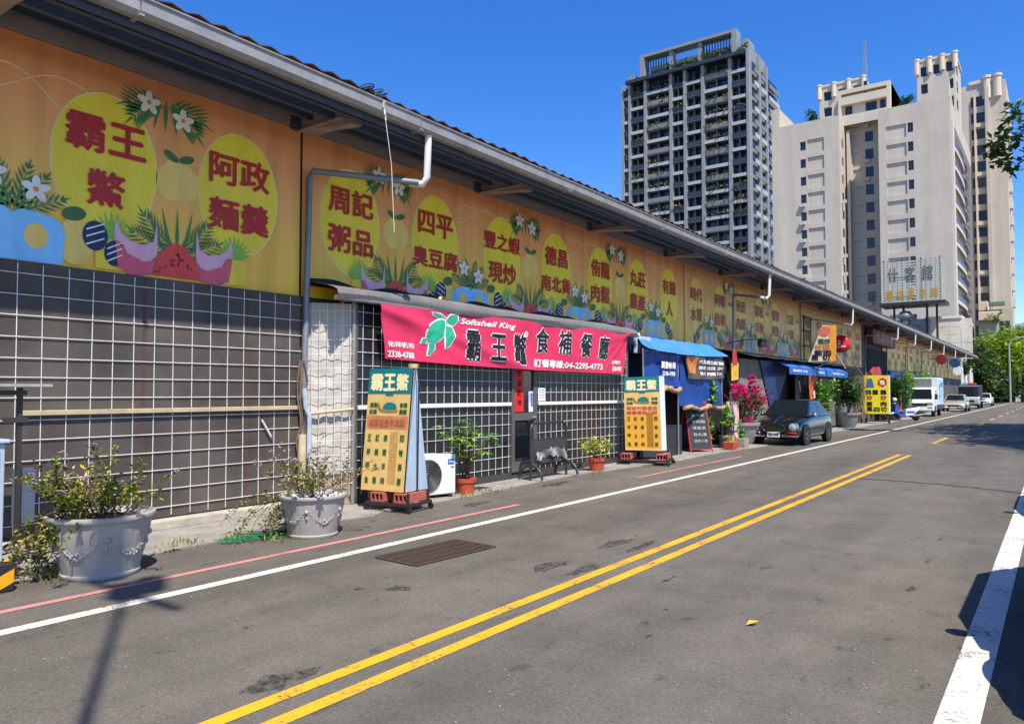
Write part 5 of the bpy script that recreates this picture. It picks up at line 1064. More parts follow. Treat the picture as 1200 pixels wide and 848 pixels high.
        MB().box(s_ * (hw * 1.0) - .006, cowl - .1, .42, s_ * hw + .012, rr + .4, .45).build('side_trim', CHR if retro else BLKP, t)
    if retro:
        g = MB(); pts = [(.34 * math.cos(tt) * (1.0 + .12 * math.sin(tt)), -.02, .52 + .15 * math.sin(tt)) for tt in [6.283 * i / 28 for i in range(28)]]
        MB().ext([V3(p) + V3((0, .0, 0)) for p in pts], (0, .10, 0)).build('grille', mat('grille_dark', (56, 54, 50), .4, .5), t); MB().tube([V3(p) + V3((0, -.012, 0)) for p in pts] + [V3(pts[0]) + V3((0, -.012, 0))], .014, 6, False).build('grille_ring', CHR, t)
        for k in range(5): MB().box(-.30 + .03 * abs(k - 2), -.028, .42 + .045 * k, .30 - .03 * abs(k - 2), -.0205, .428 + .045 * k).build('grille_bar', CHR, t)
        for s_ in (-1, 1):
            m = MB(); m.lathe([(.125, -.10), (.125, .03), (.11, .045), (.02, .055)], 24, Matrix.Translation((s_ * .58, .04, .58)) @ Matrix.Rotation(math.pi / 2, 4, 'X')); h_ = smooth(m.build('headlight', LAMP, t), 50)
            MB().tube([(s_ * .58 + .128 * math.cos(a), .0, .58 + .128 * math.sin(a)) for a in [6.283 * i / 20 for i in range(21)]], .012, 6, False).build('lamp_ring', CHR, h_)
            MB().box(s_ * .56 - .1, -.03, .385, s_ * .56 + .1, .1, .425).build('indicator', mat('amber_lamp', (190, 70, 50), .2), t)
            MB().box(s_ * .50 - .24, -.06, .27, s_ * .50 + .24, .03, .335).build('bumper_bar', CHR, t, bevel=.015)
        MB().tube([(0, .03, .68), (.02, .2, .78), (0.0, .55, .855), (0, cowl - .08, .94)], .012, 6).build('bonnet_trim', CHR, t)
    else:
        for s_ in (-1, 1): MB().hexa([V3((s_ * .48, .0, .50)), V3((s_ * .72, .05, .50)), V3((s_ * .72, .16, .50)), V3((s_ * .48, .12, .50))], [V3((s_ * .46, .04, .62)), V3((s_ * .75, .12, .64)), V3((s_ * .75, .22, .64)), V3((s_ * .46, .16, .62))]).build('headlight', LAMP, t)
        MB().box(-.42, -.012, .42, .42, .06, .56).build('grille', BLKP, t, bevel=.01); MB().box(-.6, -.012, .24, .6, .06, .33).build('lower_grille', BLKP, t, bevel=.01)
        for s_ in (-1, 1): MB().box(s_ * .62 - .12, L - .08, .62, s_ * .62 + .12, L + .006, .78).build('tail_lamp', mat('tail_red', (150, 18, 22), .15), t)
    pl_ = MB().box(-.19, -.035, .26, .19, -.022, .42).build('number_plate', PLATE, t)
    if plate: m = MB(); tput(m, plate, on_front(0, -.038, .335), .32, .085, .04); m.build('lettering', BK, pl_)
    return t
def paint(n, c, rough=.25): return mat(n, c, rough, .15, var=.05, scale=3, coat=.8)
car('parked_car', 'black retro hatchback with chrome oval grille parked by the bougainvillea', (-7.16, 23.5, 0), -.03, paint('paint_black', (24, 27, 30)), 3.95, 1.56, 1.40, 1.10, 1.72, 2.82, 3.42, True, .29, '4837-HW', .72, 3.10)
car('parked_car', 'silver beige sedan parked between the white truck and the grey flatbed', (-7.2, 72.0, 0), 0, paint('paint_silver', (176, 172, 156)), 4.5, 1.76, 1.45, 1.2, 1.95, 3.1, 3.85, False, .31, 'AB-2035')
car('parked_car', 'white sedan parked beyond the grey flatbed truck near the dark trees', (-7.4, 104, 0), 0, paint('paint_white', (224, 226, 226)), 4.5, 1.8, 1.5, 1.2, 1.95, 3.2, 3.9, False, .32, '')
car('parked_car', 'dark grey sedan standing past the lamp post far down the road', (-1.9, 150, 0), 0, paint('paint_darkgrey', (52, 54, 58)), 4.4, 1.75, 1.45)
# parked on the near right verge, outside the frame: their shadows reach the white line
car('parked_car', 'dark blue sedan on the right verge whose mirror shadow crosses the white line', (1.00, 8.55, 0), math.pi, paint('paint_navy', (32, 44, 70)), 4.2, 1.8, 1.62, 1.1, 1.6, 3.2, 3.8)
bpy.data.objects['parked_car.004'].location = (1.02, 8.75, 0); bpy.data.objects['parked_car.004'].rotation_euler = (0, 0, 0)
bpy.data.objects['parked_car.004'].location = (.86, 4.35, 0)
car('parked_car', 'pale green hatchback on the right verge ahead of the dark blue sedan', (.85, 10.7, 0), 0, paint('paint_palegreen', (150, 170, 150)), 4.1, 1.76, 1.5, 1.1, 1.7, 3.2, 3.8)
# white box truck
tk = thing('box_truck', 'white refrigerated box truck facing down the road beside the blue scooter', 'truck', (-7.58, 56.3, 0)); TW = mat('truck_white', (226, 226, 220), .35, var=.06, scale=2, coat=.4, dirt=.08)
hw = .85
cabm = MB(); prof = [(0, .38), (-.03, .62), (.02, .95), (.10, 1.12), (.55, 1.88), (.75, 1.95), (1.55, 1.97), (1.6, .38)]
cabm.ext([V3((-hw, y, z)) for y, z in prof], (2 * hw, 0, 0)); smooth(cabm.build('cab', TW, tk, bevel=.05, seg=3), 50)
MB().ext([V3((-.74, .13, 1.17)), V3((.74, .13, 1.17)), V3((.66, .50, 1.82)), V3((-.66, .50, 1.82))], (0, -.018, .012)).build('windscreen', CGL, tk)
for s_ in (-1, 1):
    MB().ext([V3((s_ * hw, .35, 1.15)), V3((s_ * hw, 1.35, 1.15)), V3((s_ * hw, 1.35, 1.80)), V3((s_ * hw, .72, 1.80))], (s_ * .012, 0, 0)).build('side_window', CGL, tk); MB().box(s_ * .97 - .07, .2, 1.15, s_ * .97 + .07, .27, 1.5).build('mirror', BLKP, tk); MB().tube([(s_ * .84, .3, 1.45), (s_ * .97, .24, 1.45)], .015, 6).build('mirror_arm', BLKP, tk)
    MB().box(s_ * .62 - .19, -.045, .84, s_ * .62 + .19, .05, .98).build('headlight', LAMP, tk, bevel=.02); MB().box(s_ * .62 - .14, -.055, .50, s_ * .62 + .14, .0, .62).build('fog_lamp', BLKP, tk)
    for y in (.75, 3.6): wheel(tk, s_ * .72, y, .33, .2, s_)
    MB().box(s_ * hw - .012, .35, .3, s_ * hw + .012, 1.15, .72).build('wheel_arch', BLKP, tk)
MB().box(-.46, -.05, .74, .46, .0, .90).build('grille', BLKP, tk); MB().box(-.85, -.07, .40, .85, .15, .56).build('bumper', TW, tk, bevel=.03); pl_ = MB().box(-.2, -.085, .44, .2, -.071, .58).build('number_plate', PLATE, tk)
bx = MB().box(-.90, 1.75, .78, .90, 4.6, 2.62).build('cargo_box', TW, tk, bevel=.02); MB().box(-.9, 1.8, .5, .9, 4.6, .775).build('chassis', mat('chassis_navy', (34, 40, 70), .5), tk)
MB().box(-.55, 1.45, 2.0, .55, 1.748, 2.55).build('cooling_unit', mat('cooler_grey', (120, 120, 118), .5, dirt=.2), bx, bevel=.03); MB().box(.9005, 1.9, .95, .905, 4.45, 2.5).build('side_print', mat('print_lightblue', (150, 206, 226), .5, var=.2, scale=2), bx)
for i, (y, z, r, k) in enumerate(((2.6, 2.0, .28, (60, 140, 206)), (3.3, 1.6, .30, (222, 130, 60)), (2.5, 1.35, .26, (196, 80, 60)))): MB().poly([(.909, y + r * math.cos(a), z + r * math.sin(a) * (.8 + .3 * math.sin(3 * a))) for a in [6.283 * j / 20 for j in range(20)]]).build('side_picture', mat('pic%d' % i, k, .5), bx)
m = MB(); tput(m, '生鮮海產', on_wall(.910, 3.6, 2.15), 1.2, .3, .03); m.build('lettering', mat('notice_blue', (40, 96, 190)), bx)
# grey flatbed truck with light bar
ft = thing('flatbed_truck', 'grey flatbed truck seen from the front with a tall headboard and rescue light bar', 'truck', (-7.3, 86, 0)); FP = paint('paint_flatbed', (196, 198, 196), .4)
MB().ext([V3((-.9, y, z)) for y, z in [(0, .45), (0, 1.05), (.06, 1.15), (.4, 1.2), (1.6, 1.2), (1.6, .45)]], (1.8, 0, 0)).build('cab_front', FP, ft, bevel=.04)
MB().ext([V3((-.86, y, z)) for y, z in [(.08, 1.2), (.5, 2.15), (1.55, 2.2), (1.6, 1.2)]], (1.72, 0, 0)).build('cab_glass', CGL, ft, bevel=.03); MB().box(-.8, .6, 2.205, .8, 1.5, 2.26).build('cab_roof', FP, ft)
MB().box(-1.05, 1.75, .9, 1.05, 1.85, 2.35).build('headboard', mat('headboard_grey', (86, 88, 88), .6, var=.15), ft); MB().box(-1.05, 1.86, .8, 1.05, 5.8, .95).build('deck', mat('deck_grey', (100, 100, 100), .7), ft)
MB().box(-.6, .85, 2.32, .6, 1.15, 2.36).build('light_bar_base', BLKP, ft); MB().box(-.6, .88, 2.361, -.1, 1.12, 2.55).build('light_lens', mat('lens_blue', (90, 170, 220), .2), ft); MB().box(-.09, .88, 2.361, .6, 1.12, 2.55).build('light_lens', mat('lens_red', (206, 60, 60), .2), ft)
MB().box(-.85, -.06, .35, .85, .1, .5).build('bumper', BLKP, ft, bevel=.02); MB().box(-.5, -.012, .62, .5, -.002, .85).build('grille', BLKP, ft)
for s_ in (-1, 1):
    MB().box(s_ * .66 - .15, -.02, .65, s_ * .66 + .15, .02, .82).build('headlight', LAMP, ft)
    for y in (.75, 4.4): wheel(ft, s_ * .78, y, .36, .22, s_)
# blue and white scooter
sk = thing('scooter', 'blue and white motor scooter parked by the red cabinet', 'scooter', (-7.75, 48.0, .0), -.95); SW = mat('scooter_white', (222, 224, 226), .3, var=.05, coat=.5); SB = mat('scooter_blue', (30, 84, 190), .3, var=.05, coat=.5)
for y in (0, 1.22):
    m = MB(); m.lathe([(.10, -.045), (.2, -.045), (.225, -.02), (.225, .02), (.2, .045), (.10, .045)], 20, Matrix.Translation((0, y, .225)) @ Matrix.Rotation(math.pi / 2, 4, 'Y')); o = m.build('wheel', TYRE, sk); m = MB(); m.lathe([(.12, -.03), (.12, .03), (.02, .035)], 14, Matrix.Translation((0, y, .225)) @ Matrix.Rotation(math.pi / 2, 4, 'Y')); m.build('rim', RIM, o)
MB().ext([V3((-.17, y, z)) for y, z in [(-.06, .48), (.0, .92), (.10, 1.0), (.16, .95), (.20, .42), (.30, .30), (.18, .28), (.05, .46)]], (.34, 0, 0)).build('front_shield', SB, sk, bevel=.03); MB().ext([V3((-.09, y, z)) for y, z in [(-.24, .36), (-.1, .50), (.2, .46), (.24, .36), (.0, .42)]], (.18, 0, 0)).build('front_mudguard', SW, sk, bevel=.02)
MB().box(-.16, .20, .20, .16, .66, .34).build('floor_board', SB, sk, bevel=.03); MB().box(-.18, .62, .42, .18, 1.1, .56).build('side_stripe', SB, sk, bevel=.02); MB().box(-.12, .9, .18, .12, 1.3, .40).build('engine', TUB, sk, bevel=.03); MB().ext([V3((-.17, y, z)) for y, z in [(.55, .26), (.60, .68), (1.0, .73), (1.40, .80), (1.42, .66), (1.22, .50), (1.02, .30)]], (.34, 0, 0)).build('rear_body', SW, sk, bevel=.04); MB().ext([V3((-.15, y, z)) for y, z in [(.62, .70), (.64, .78), (1.0, .80), (1.45, .86), (1.48, .80), (1.0, .73)]], (.30, 0, 0)).build('seat', BLKP, sk, bevel=.03)
MB().tube([(-.34, .16, 1.04), (-.15, .08, 1.02), (.15, .08, 1.02), (.34, .16, 1.04)], .018, 8).build('handlebar', BLKP, sk); m = MB(); m.ball((0, .02, .97), .11, 12, 8, .8); m.build('headlight', LAMP, sk)
for s_ in (-1, 1): MB().tube([(s_ * .25, .1, 1.03), (s_ * .3, .12, 1.2)], .008, 5).build('mirror_stem', BLKP, sk); m = MB(); m.ball((s_ * .31, .12, 1.24), .06, 8, 6, .7); m.build('mirror', BLKP, sk)
MB().tube([(.2, .95, .26), (.2, 1.55, .34)], .05, 10).build('exhaust', TUB, sk); MB().tube([(0, .1, .9), (0, -.02, .25)], .03, 8).build('fork', TUB, sk)
hl = MB(); hl.ball((0, 0, 0), .13, 12, 8, .9); tag(smooth(hl.build('helmet', mat('helmet_cream', (222, 206, 186), .35), None, (-7.72, 47.95, 1.2))), 'cream helmet resting on the handlebar of the blue scooter', 'helmet')
# ================================================================== high-rise buildings behind the hall
def facade(mb, P, a0, a1, z0, z1, ops, depth):      # P(a,z,d) -> point, d into the wall; ops: (a0,a1,z0,z1)
    As = sorted({a0, a1, *[o[0] for o in ops], *[o[1] for o in ops]}); Zs = sorted({z0, z1, *[o[2] for o in ops], *[o[3] for o in ops]})
    As = [a for a in As if a0 - 1e-6 <= a <= a1 + 1e-6]; Zs = [z for z in Zs if z0 - 1e-6 <= z <= z1 + 1e-6]
    def isop(a, z): return any(o[0] < a < o[1] and o[2] < z < o[3] for o in ops)
    rows = [[isop((As[i] + As[i + 1]) / 2, (Zs[j] + Zs[j + 1]) / 2) for i in range(len(As) - 1)] for j in range(len(Zs) - 1)]
    for j, row in enumerate(rows):
        i = 0
        while i < len(row):
            k = i
            while k + 1 < len(row) and not row[k + 1] and not row[i]: k += 1
            if not row[i]: mb.poly([P(As[i], Zs[j], 0), P(As[k + 1], Zs[j], 0), P(As[k + 1], Zs[j + 1], 0), P(As[i], Zs[j + 1], 0)])
            i = k + 1
    for a, b, c, d in ops:
        q = [(a, c), (b, c), (b, d), (a, d)]
        mb.poly([P(x, z, depth) for x, z in q])
        for (x, z), (x2, z2) in zip(q, q[1:] + q[:1]): mb.poly([P(x, z, 0), P(x, z, depth), P(x2, z2, depth), P(x2, z2, 0)])
    return mb
GLZ = mat('tower_glass', (34, 40, 48), .12, 0, var=.35, scale=.25, spec=.7)
# ---- dark apartment tower
TY = 182.; FH = 3.28
dt = thing('apartment_tower', 'dark grey apartment tower with white fins, planted balconies and a framed roof garden', 'tower', (0, 0, 0))
CORE = mat('tower_core', (44, 47, 52), .7, var=.2, scale=.3); FIN = mat('tower_fin', (136, 138, 138), .6, var=.1, scale=.3); WPAR = mat('tower_parapet', (172, 172, 168), .6, var=.1, scale=.3); LOUV = mat('tower_louvre', (122, 122, 116), .6, var=.2, scale=3); DRAIL = mat('tower_dark_rail', (58, 62, 68), .4, .2, var=.25, scale=1)
xs = [PY(u, 150, TY).x for u in (730, 738, 756.5, 786.5, 803, 824, 856, 877)]
RZ = 85.4
MB().box(xs[0] + .8, TY + 1.9, 0, xs[-1] - .8, TY + 24, RZ - .2).build('core', CORE, dt)
for i, x in enumerate(xs):
    hw_ = .40 if i in (2, 3, 4, 5, 6) else .34; MB().box(x - hw_, TY - .25, 0, x + hw_, TY + 1.9, RZ + (0 if i in (0, 1) else 1.2 if i == 7 else .0)).build('fin', FIN, dt)
q = random.Random(31); NF = 19; ZB = RZ - .9 - NF * FH
prot = {}
def dpart(key, mk, name, mm, loc):
    if key not in prot: prot[key] = mk().build(name, mm, dt, loc); return prot[key]
    return inst(prot[key], dt, loc)
gpl = MB()
for i in range(len(xs) - 1):
    a, b = xs[i] + .36, xs[i + 1] - .36; wd = b - a
    for f in range(NF):
        z = ZB + f * FH; wide = i in (2, 5) or i == 1
        dpart(('w', i), lambda: MB().box(0, 0, 0, wd, .08, 2.3), 'window', GLZ, (a, TY + 1.78, z + .85))
        dpart(('m', i), lambda: MB().box(wd * .5 - .16, -1.6, -.8, wd * .5 + .16, 0, 2.45), 'mullion', DRAIL, (a, TY + 1.76, z + .85))
        dpart(('s', i), lambda: MB().box(0, .1, 0, wd, 1.75, .26), 'balcony_slab', FIN, (a, TY + .02, z - .02))
        even = (f + (i % 2)) % 2 == 0
        if even: dpart(('p', i), lambda: MB().box(0, 0, 0, wd, .18, .82), 'parapet', WPAR, (a, TY - .05, z - .05))
        elif i in (2, 5): dpart(('l', i), lambda: MB().box(0, 0, 0, wd, .12, 1.15), 'louvre_rail', LOUV, (a, TY - .02, z + .2))
        else: dpart(('r', i), lambda: MB().box(0, 0, 0, wd, .08, 1.0), 'glass_rail', DRAIL, (a, TY - .02, z + .3))
        if q.random() < (.55 if i in (2, 5) else .2):
            for _ in range(26):
                p = V3((q.uniform(a, b), TY - .1 + q.uniform(-.2, .4), z + 1.25 + q.uniform(-.15, .5))); gpl.leaf(p, V3((q.uniform(-1, 1), q.uniform(-1, 1), q.uniform(-.6, .8))), V3((0, 0, 1)), .7, .45, q.random())
struct(gpl.build('balcony_plants', leafmat('leaf_balcony', [(46, 70, 30), (96, 116, 44), (170, 160, 66), (190, 120, 70)]), dt), 'stuff')
# right-hand face
xr = xs[-1]; RXF = xr + .55
def dside(y0, y1, x, key, w0=True):
    for f in range(NF):
        z = ZB + f * FH
        dpart(('sw', key), lambda: MB().box(-.06, 0, 0, 0, y1 - y0, 2.0), 'window', GLZ, (x, y0, z + 1.0))
        if f % 2 == 0: dpart(('sp', key), lambda: MB().box(0, 0, 0, .2, y1 - y0, 1.2), 'parapet', LOUV, (x + .6, y0, z))
        else: dpart(('sq', key), lambda: MB().box(0, 0, 0, .2, y1 - y0, 1.2), 'parapet', WPAR, (x + .6, y0, z))
MB().box(xr - 2, TY + 1.9, 0, xr + .2, TY + 13, RZ + 2.2).build('side_wall', FIN, dt)
dside(TY + 2.4, TY + 5.6, xr + .27, 'a'); dside(TY + 7.4, TY + 11.4, xr + .27, 'b')
MB().box(xr + .2, TY + 5.8, 0, xr + 1.0, TY + 7.2, RZ + 1.4).build('fin', FIN, dt); MB().box(xr - .0, TY + 11.6, 0, xr + 1.0, TY + 12.8, RZ + .6).build('fin', FIN, dt)
MB().box(xr - 6, TY + 13, 0, xr + .1, TY + 25, RZ - 4).build('rear_wing', FIN, dt); dside(TY + 14.5, TY + 23, xr + .17, 'c')
# roof garden frame
MB().box(xs[0] + 1.4, TY - 1.2, RZ - .2, xs[-1] - .8, TY + 6, RZ + .7).build('dark_cornice', DRAIL, dt)
fx0, fx1 = xs[2] - .8, xs[6] + 1.2; FT = 91.6
for x in (fx0, fx1): MB().box(x - .6, TY - .3, RZ + .7, x + .6, TY + 3, FT).build('crown_post', FIN, dt)
MB().box(fx0 - .6, TY - .3, FT + .001, fx1 + .6, TY + 3, FT + .75).build('crown_beam', FIN, dt)
MB().box(fx0 + .8, TY + 4, RZ + .7, fx1 - .8, TY + 6, FT - 1.2).build('penthouse', mat('penthouse', (96, 104, 112), .6), dt)
for x in (xs[3], xs[5] - .8): MB().box(x - .5, TY + .2, RZ + .7, x + .5, TY + 2.4, FT - .01).build('crown_post', FIN, dt)
sl_ = MB().box(-.12, -.1, 0, .12, .1, FT - RZ - .72); k = 0
for rng in ((fx0 + 1.3, xs[3] - .9), (xs[5] - .0, fx1 - 1.2)):
    x = rng[0]
    while x < rng[1]: dpart('slat', lambda: MB().box(-.12, -.1, 0, .12, .1, FT - RZ - .72), 'crown_slat', DRAIL, (x, TY + 1.0, RZ + .71)); x += .75
gp = MB()
for _ in range(900): p = V3((q.uniform(xs[3] - 3, fx1 + 3), TY + q.uniform(0, 3), RZ + .8 + abs(q.gauss(0, 1.0)))); gp.leaf(p, V3((q.uniform(-1, 1), q.uniform(-1, 1), q.uniform(-.4, .9))), V3((0, 0, 1)), .8, .5, q.random())
struct(gp.build('roof_plants', LV_D, dt), 'stuff')
MB().box(fx1 + 1.6, TY + 1.0, RZ + .7, xr - .2, TY + 6, RZ + 4.2).build('stair_head', FIN, dt); MB().box(xs[1] - .5, TY + .5, RZ + .7, xs[1] + 1.4, TY + 5, RZ + 2.4).build('stair_head', FIN, dt)

# ---- beige apartment complex
BE = mat('beige_render', (192, 180, 162), .85, var=.14, scale=.5, dirt=.14, streak=True); BE2 = mat('beige_trim', (206, 192, 170), .85, var=.1, scale=.5, dirt=.1, streak=True); BFH = 2.95
BY = 128.
bc = thing('apartment_block', 'pale beige stepped apartment complex with recessed wall panels and turret tops', 'building', (0, 0, 0))
wproto = {}
def bwin(x0, x1, z0, z1, y, n=1):
    k = (round(x1 - x0, 2), round(z1 - z0, 2))
    if k not in wproto:
        m = MB().box(0, 0, 0, x1 - x0, .05, z1 - z0); wproto[k] = m.build('window', GLZ, bc, (x0, y, z0)); o = wproto[k]
        f = MB(); f.box((x1 - x0) / 2 - .04, -.05, 0, (x1 - x0) / 2 + .04, -.002, z1 - z0); f.build('window_frame', DRAIL, o)
        return o
    o = inst(wproto[k], bc, (x0, y, z0)); inst(wproto[k].children[0], o); return o
def px(u, y=BY, v=200): return PY(u, v, y).x
def Pf(y): return lambda a, z, d: (a, y + d, z)
def Ps(x): return lambda a, z, d: (x - d, a, z)
# block A
zA = PY(940, 144, BY).z; a0, a1 = px(905), px(984)
zrow = [PY(941, 168, BY).z - 1.2 - BFH * i for i in range(13)]
ops = []
for z in zrow:
    ops += [(px(938), px(944.5), z, z + 1.45), (px(946.5), px(966), z - .6, z + 1.6)]
facade(MB(), Pf(BY), a0, a1, 0, zA, ops, .2).build('front_wall', BE, bc)
for o in ops[::2]: bwin(o[0], o[1], o[2], o[3], BY + .16)
MB().box(a0, BY + .7, 0, a1 - .02, BY + 18, zA - .02).build('block_body', BE, bc); MB().box(a0 - .01, BY + .01, zA, px(914), BY + 14, zA + 3.2).build('roof_block', BE, bc)
MB().add([(a1, BY, 0), (a1, BY + 6, 0), (a1, BY + 6, zA), (a1, BY, zA), (a0, BY, zA), (a0, BY + .7, zA), (a1, BY + .7, zA)], [(0, 1, 2, 3), (3, 6, 5, 4)]).build('return_wall', BE, bc)
MB().add([(a0, BY, 0), (a0, BY, zA), (a0, BY + 18, zA), (a0, BY + 18, 0)], [(0, 1, 2, 3)]).build('return_wall', BE, bc)
for z in zrow: o = MB().box(-.0, 0, 0, .03, 1.1, 1.3).build('window', GLZ, bc, (a1 + .0, BY + 1.6, z))
# recess B with two window columns and shaded panels
b0, b1 = px(984), px(1031); YB = BY + 5.5; zBt = PY(1010, 112, YB).z
ops = []; wins = []
for i in range(15):
    z = PY(1018, 145, YB).z - BFH * i; X_ = lambda u: PY(u, 200, YB).x
    ops += [(X_(1000), X_(1011), z - .9, z + 1.5), (X_(1014.5), X_(1024), z, z + 1.7), (X_(988), X_(994.5), z - .2, z + 1.2)]; wins += [ops[-2], ops[-1]]
facade(MB(), Pf(YB), b0 - 2, b1 + 1, 0, zBt, ops, .2).build('recess_wall', BE, bc)
for o in wins: bwin(o[0], o[1], o[2], o[3], YB + .16)
MB().box(b0 - 2, YB + .7, 0, b1 + 1, YB + 14, zBt - .03).build('block_body', BE, bc)
MB().box(PY(995, 200, YB).x, YB - 1.6, 0, PY(998.5, 200, YB).x, YB - .002, zBt - 6).build('pier', BE, bc)
# portal block F above the recess
YF = BY + 3.5; f0, f1 = PY(982, 110, YF).x, PY(1048, 110, YF).x; zF0, zF1 = PY(1010, 133, YF).z, PY(1010, 101, YF).z
X_ = lambda u: PY(u, 115, YF).x
ops = [(X_(985.5), X_(1039), zF0 + 3.3, zF1 - .7), (X_(985.5), X_(1039), zF0 + .2, zF0 + 2.0)]
facade(MB(), Pf(YF), f0, f1 - .6, zF0 - 1.5, zF1, ops, 1.0).build('portal_frame', BE2, bc); MB().box(f0, YF + 1.05, zF0 - 1.5, f1 - .6, YF + 12, zF1 - .01).build('block_body', BE, bc)
MB().add([(f1 - .6, YF, zF0 - 1.5), (f1 - .6, YF + 12, zF0 - 1.5), (f1 - .6, YF + 12, zF1), (f1 - .6, YF, zF1)], [(0, 1, 2, 3)]).build('return_wall', BE2, bc); MB().add([(f0, YF, zF1 + .0), (f1 - .6, YF, zF1), (f1 - .6, YF + 1.06, zF1), (f0, YF + 1.06, zF1)], [(0, 1, 2, 3)]).build('coping', BE2, bc)
bwin(X_(989), X_(997), zF0 + .25, zF0 + 1.9, YF + .9); bwin(X_(1030), X_(1036), zF0 + .25, zF0 + 1.9, YF + .9); bwin(X_(1011), X_(1015), zF0 + 3.6, zF0 + 5.6, YF + .9); bwin(X_(1013), X_(1026), zF0 + .25, zF0 + 1.9, YF + .9)
# turret G behind
def turret(u0, u1, y, vt, vb, n, name, side=6.):
    x0, x1 = PY(u0, vt, y).x, PY(u1, vt, y).x; zt_, zb_ = PY((u0 + u1) / 2, vt, y).z, PY((u0 + u1) / 2, vb, y).z - 6; st = (x1 - x0) / n; ops = []
    for i in range(n):
        for j in range(3): ops.append((x0 + st * (i + .3), x0 + st * (i + .85), zt_ - 2.6 - 2.95 * j, zt_ - .9 - 2.95 * j))
    facade(MB(), Pf(y), x0, x1, zb_, zt_, ops, .7).build('turret_wall', BE, bc)
    for o in ops: bwin(o[0], o[1], o[2], o[3], y + .6)
    MB().box(x0, y + .75, zb_, x1 - .01, y + side, zt_ - .01).build('block_body', BE, bc); MB().box(x0 - .2, y - .15, zt_ + .001, x1 + .2, y + side, zt_ + .35).build('coping', BE2, bc)
    for i in range(n + 1): m = MB(); m.lathe([(.42, zt_ - 2.2), (.42, zt_ + .15), (.5, zt_ + .2), (.5, zt_ + .5)], 10, Matrix.Translation((x0 + st * i, y - .1, 0))); m.build('corner_drum', BE2, bc)
    m = MB(); m.add([(x1, y, zb_), (x1, y + side, zb_), (x1, y + side, zt_), (x1, y, zt_)], [(0, 1, 2, 3)]); m.build('return_wall', BE, bc)
    for j in range(3): MB().box(x1, y + 1.5, zt_ - 2.6 - 2.95 * j, x1 + .03, y + 3.5, zt_ - .9 - 2.95 * j).build('window', GLZ, bc)
turret(960, 1012, BY + 16, 98, 140, 3, 'g'); turret(1074, 1119, BY + 14, 69, 110, 3, 'e', 9)
# block C with the tall end fin
zC = PY(1070, 121, BY).z; c0_, c1_ = px(1030), px(1114.5)
ops = []; wn_ = []
for i in range(13):
    z = PY(1070, 146, BY).z - 1.2 - BFH * i; ops += [(px(1039), px(1063), z - .5, z + 1.6), (px(1064.5), px(1071), z + .1, z + 1.6)]; wn_.append(ops[-1])
facade(MB(), Pf(BY), c0_, c1_, 0, zC, ops, .2).build('front_wall', BE, bc)
for o in wn_: bwin(o[0], o[1], o[2], o[3], BY + .16)
MB().box(c0_, BY + .7, 0, c1_ - .02, BY + 33.5, zC - .02).build('block_body', BE, bc)
MB().add([(c0_, BY, zC), (c1_, BY, zC), (c1_, BY + .71, zC), (c0_, BY + .71, zC), (c0_, BY, 0), (c0_, BY + 6, 0), (c0_, BY + 6, zC)], [(0, 1, 2, 3), (4, 0, 6, 5)]).build('return_wall', BE, bc)
zfin = PY(1106, 88, BY).z; MB().hexa([V3((px(1096), BY + .003, zC + .001)), V3((c1_, BY + .003, zC + .001)), V3((c1_, BY + 5, zC + .001)), V3((px(1096), BY + 5, zC + .001))], [V3((px(1096), BY + .003, zfin)), V3((c1_, BY + .003, zfin)), V3((c1_, BY + 2.2, zfin - 2)), V3((px(1096), BY + 2.2, zfin - 2))]).build('end_fin', BE, bc)
# curved balconies up the side of C
MB().box(c1_ - .015, BY + .003, 0, c1_ + .35, BY + 2.0, zC - 3.8).build('corner_pier', BE2, bc); MB().box(c1_ - .01, BY + 2.0, 0, c1_ + .05, BY + 33, zC - 3).build('balcony_back', mat('balcony_shade', (120, 112, 106), .8), bc)  # darker back wall colour paints in the shade behind the balconies
for i in range(14):
    z = zC - 7.2 - BFH * i
    if z < 0: break
    pts = [(c1_ + .02, BY + 2.2, z)] + [(c1_ + .02 + .32 * math.sin(t), BY + 11 - 8.7 * math.cos(t), z) for t in [math.pi * j / 10 for j in range(11)]] + [(c1_ + .02, BY + 22, z)]
    if i == 0: bs = MB().ext([V3((p[0] - c1_, p[1] - BY, 0)) for p in pts], (0, 0, .55)).build('balcony_slab', BE2, bc, (c1_, BY, z)); br_ = MB().ext([V3(((p[0] - c1_) * .94 + .01, p[1] - BY, .56)) for p in pts], (0, 0, .75)).build('balcony_rail', mat('balcony_blue', (70, 96, 124), .3, .2), bc, (c1_, BY, z)); bw_ = MB().box(.06, 2.4, 0, .10, 27, 2.1).build('window', GLZ, bc, (c1_, BY, z + .5))
    else: inst(bs, bc, (c1_, BY, z)); inst(br_, bc, (c1_, BY, z)); inst(bw_, bc, (c1_, BY, z + .5))
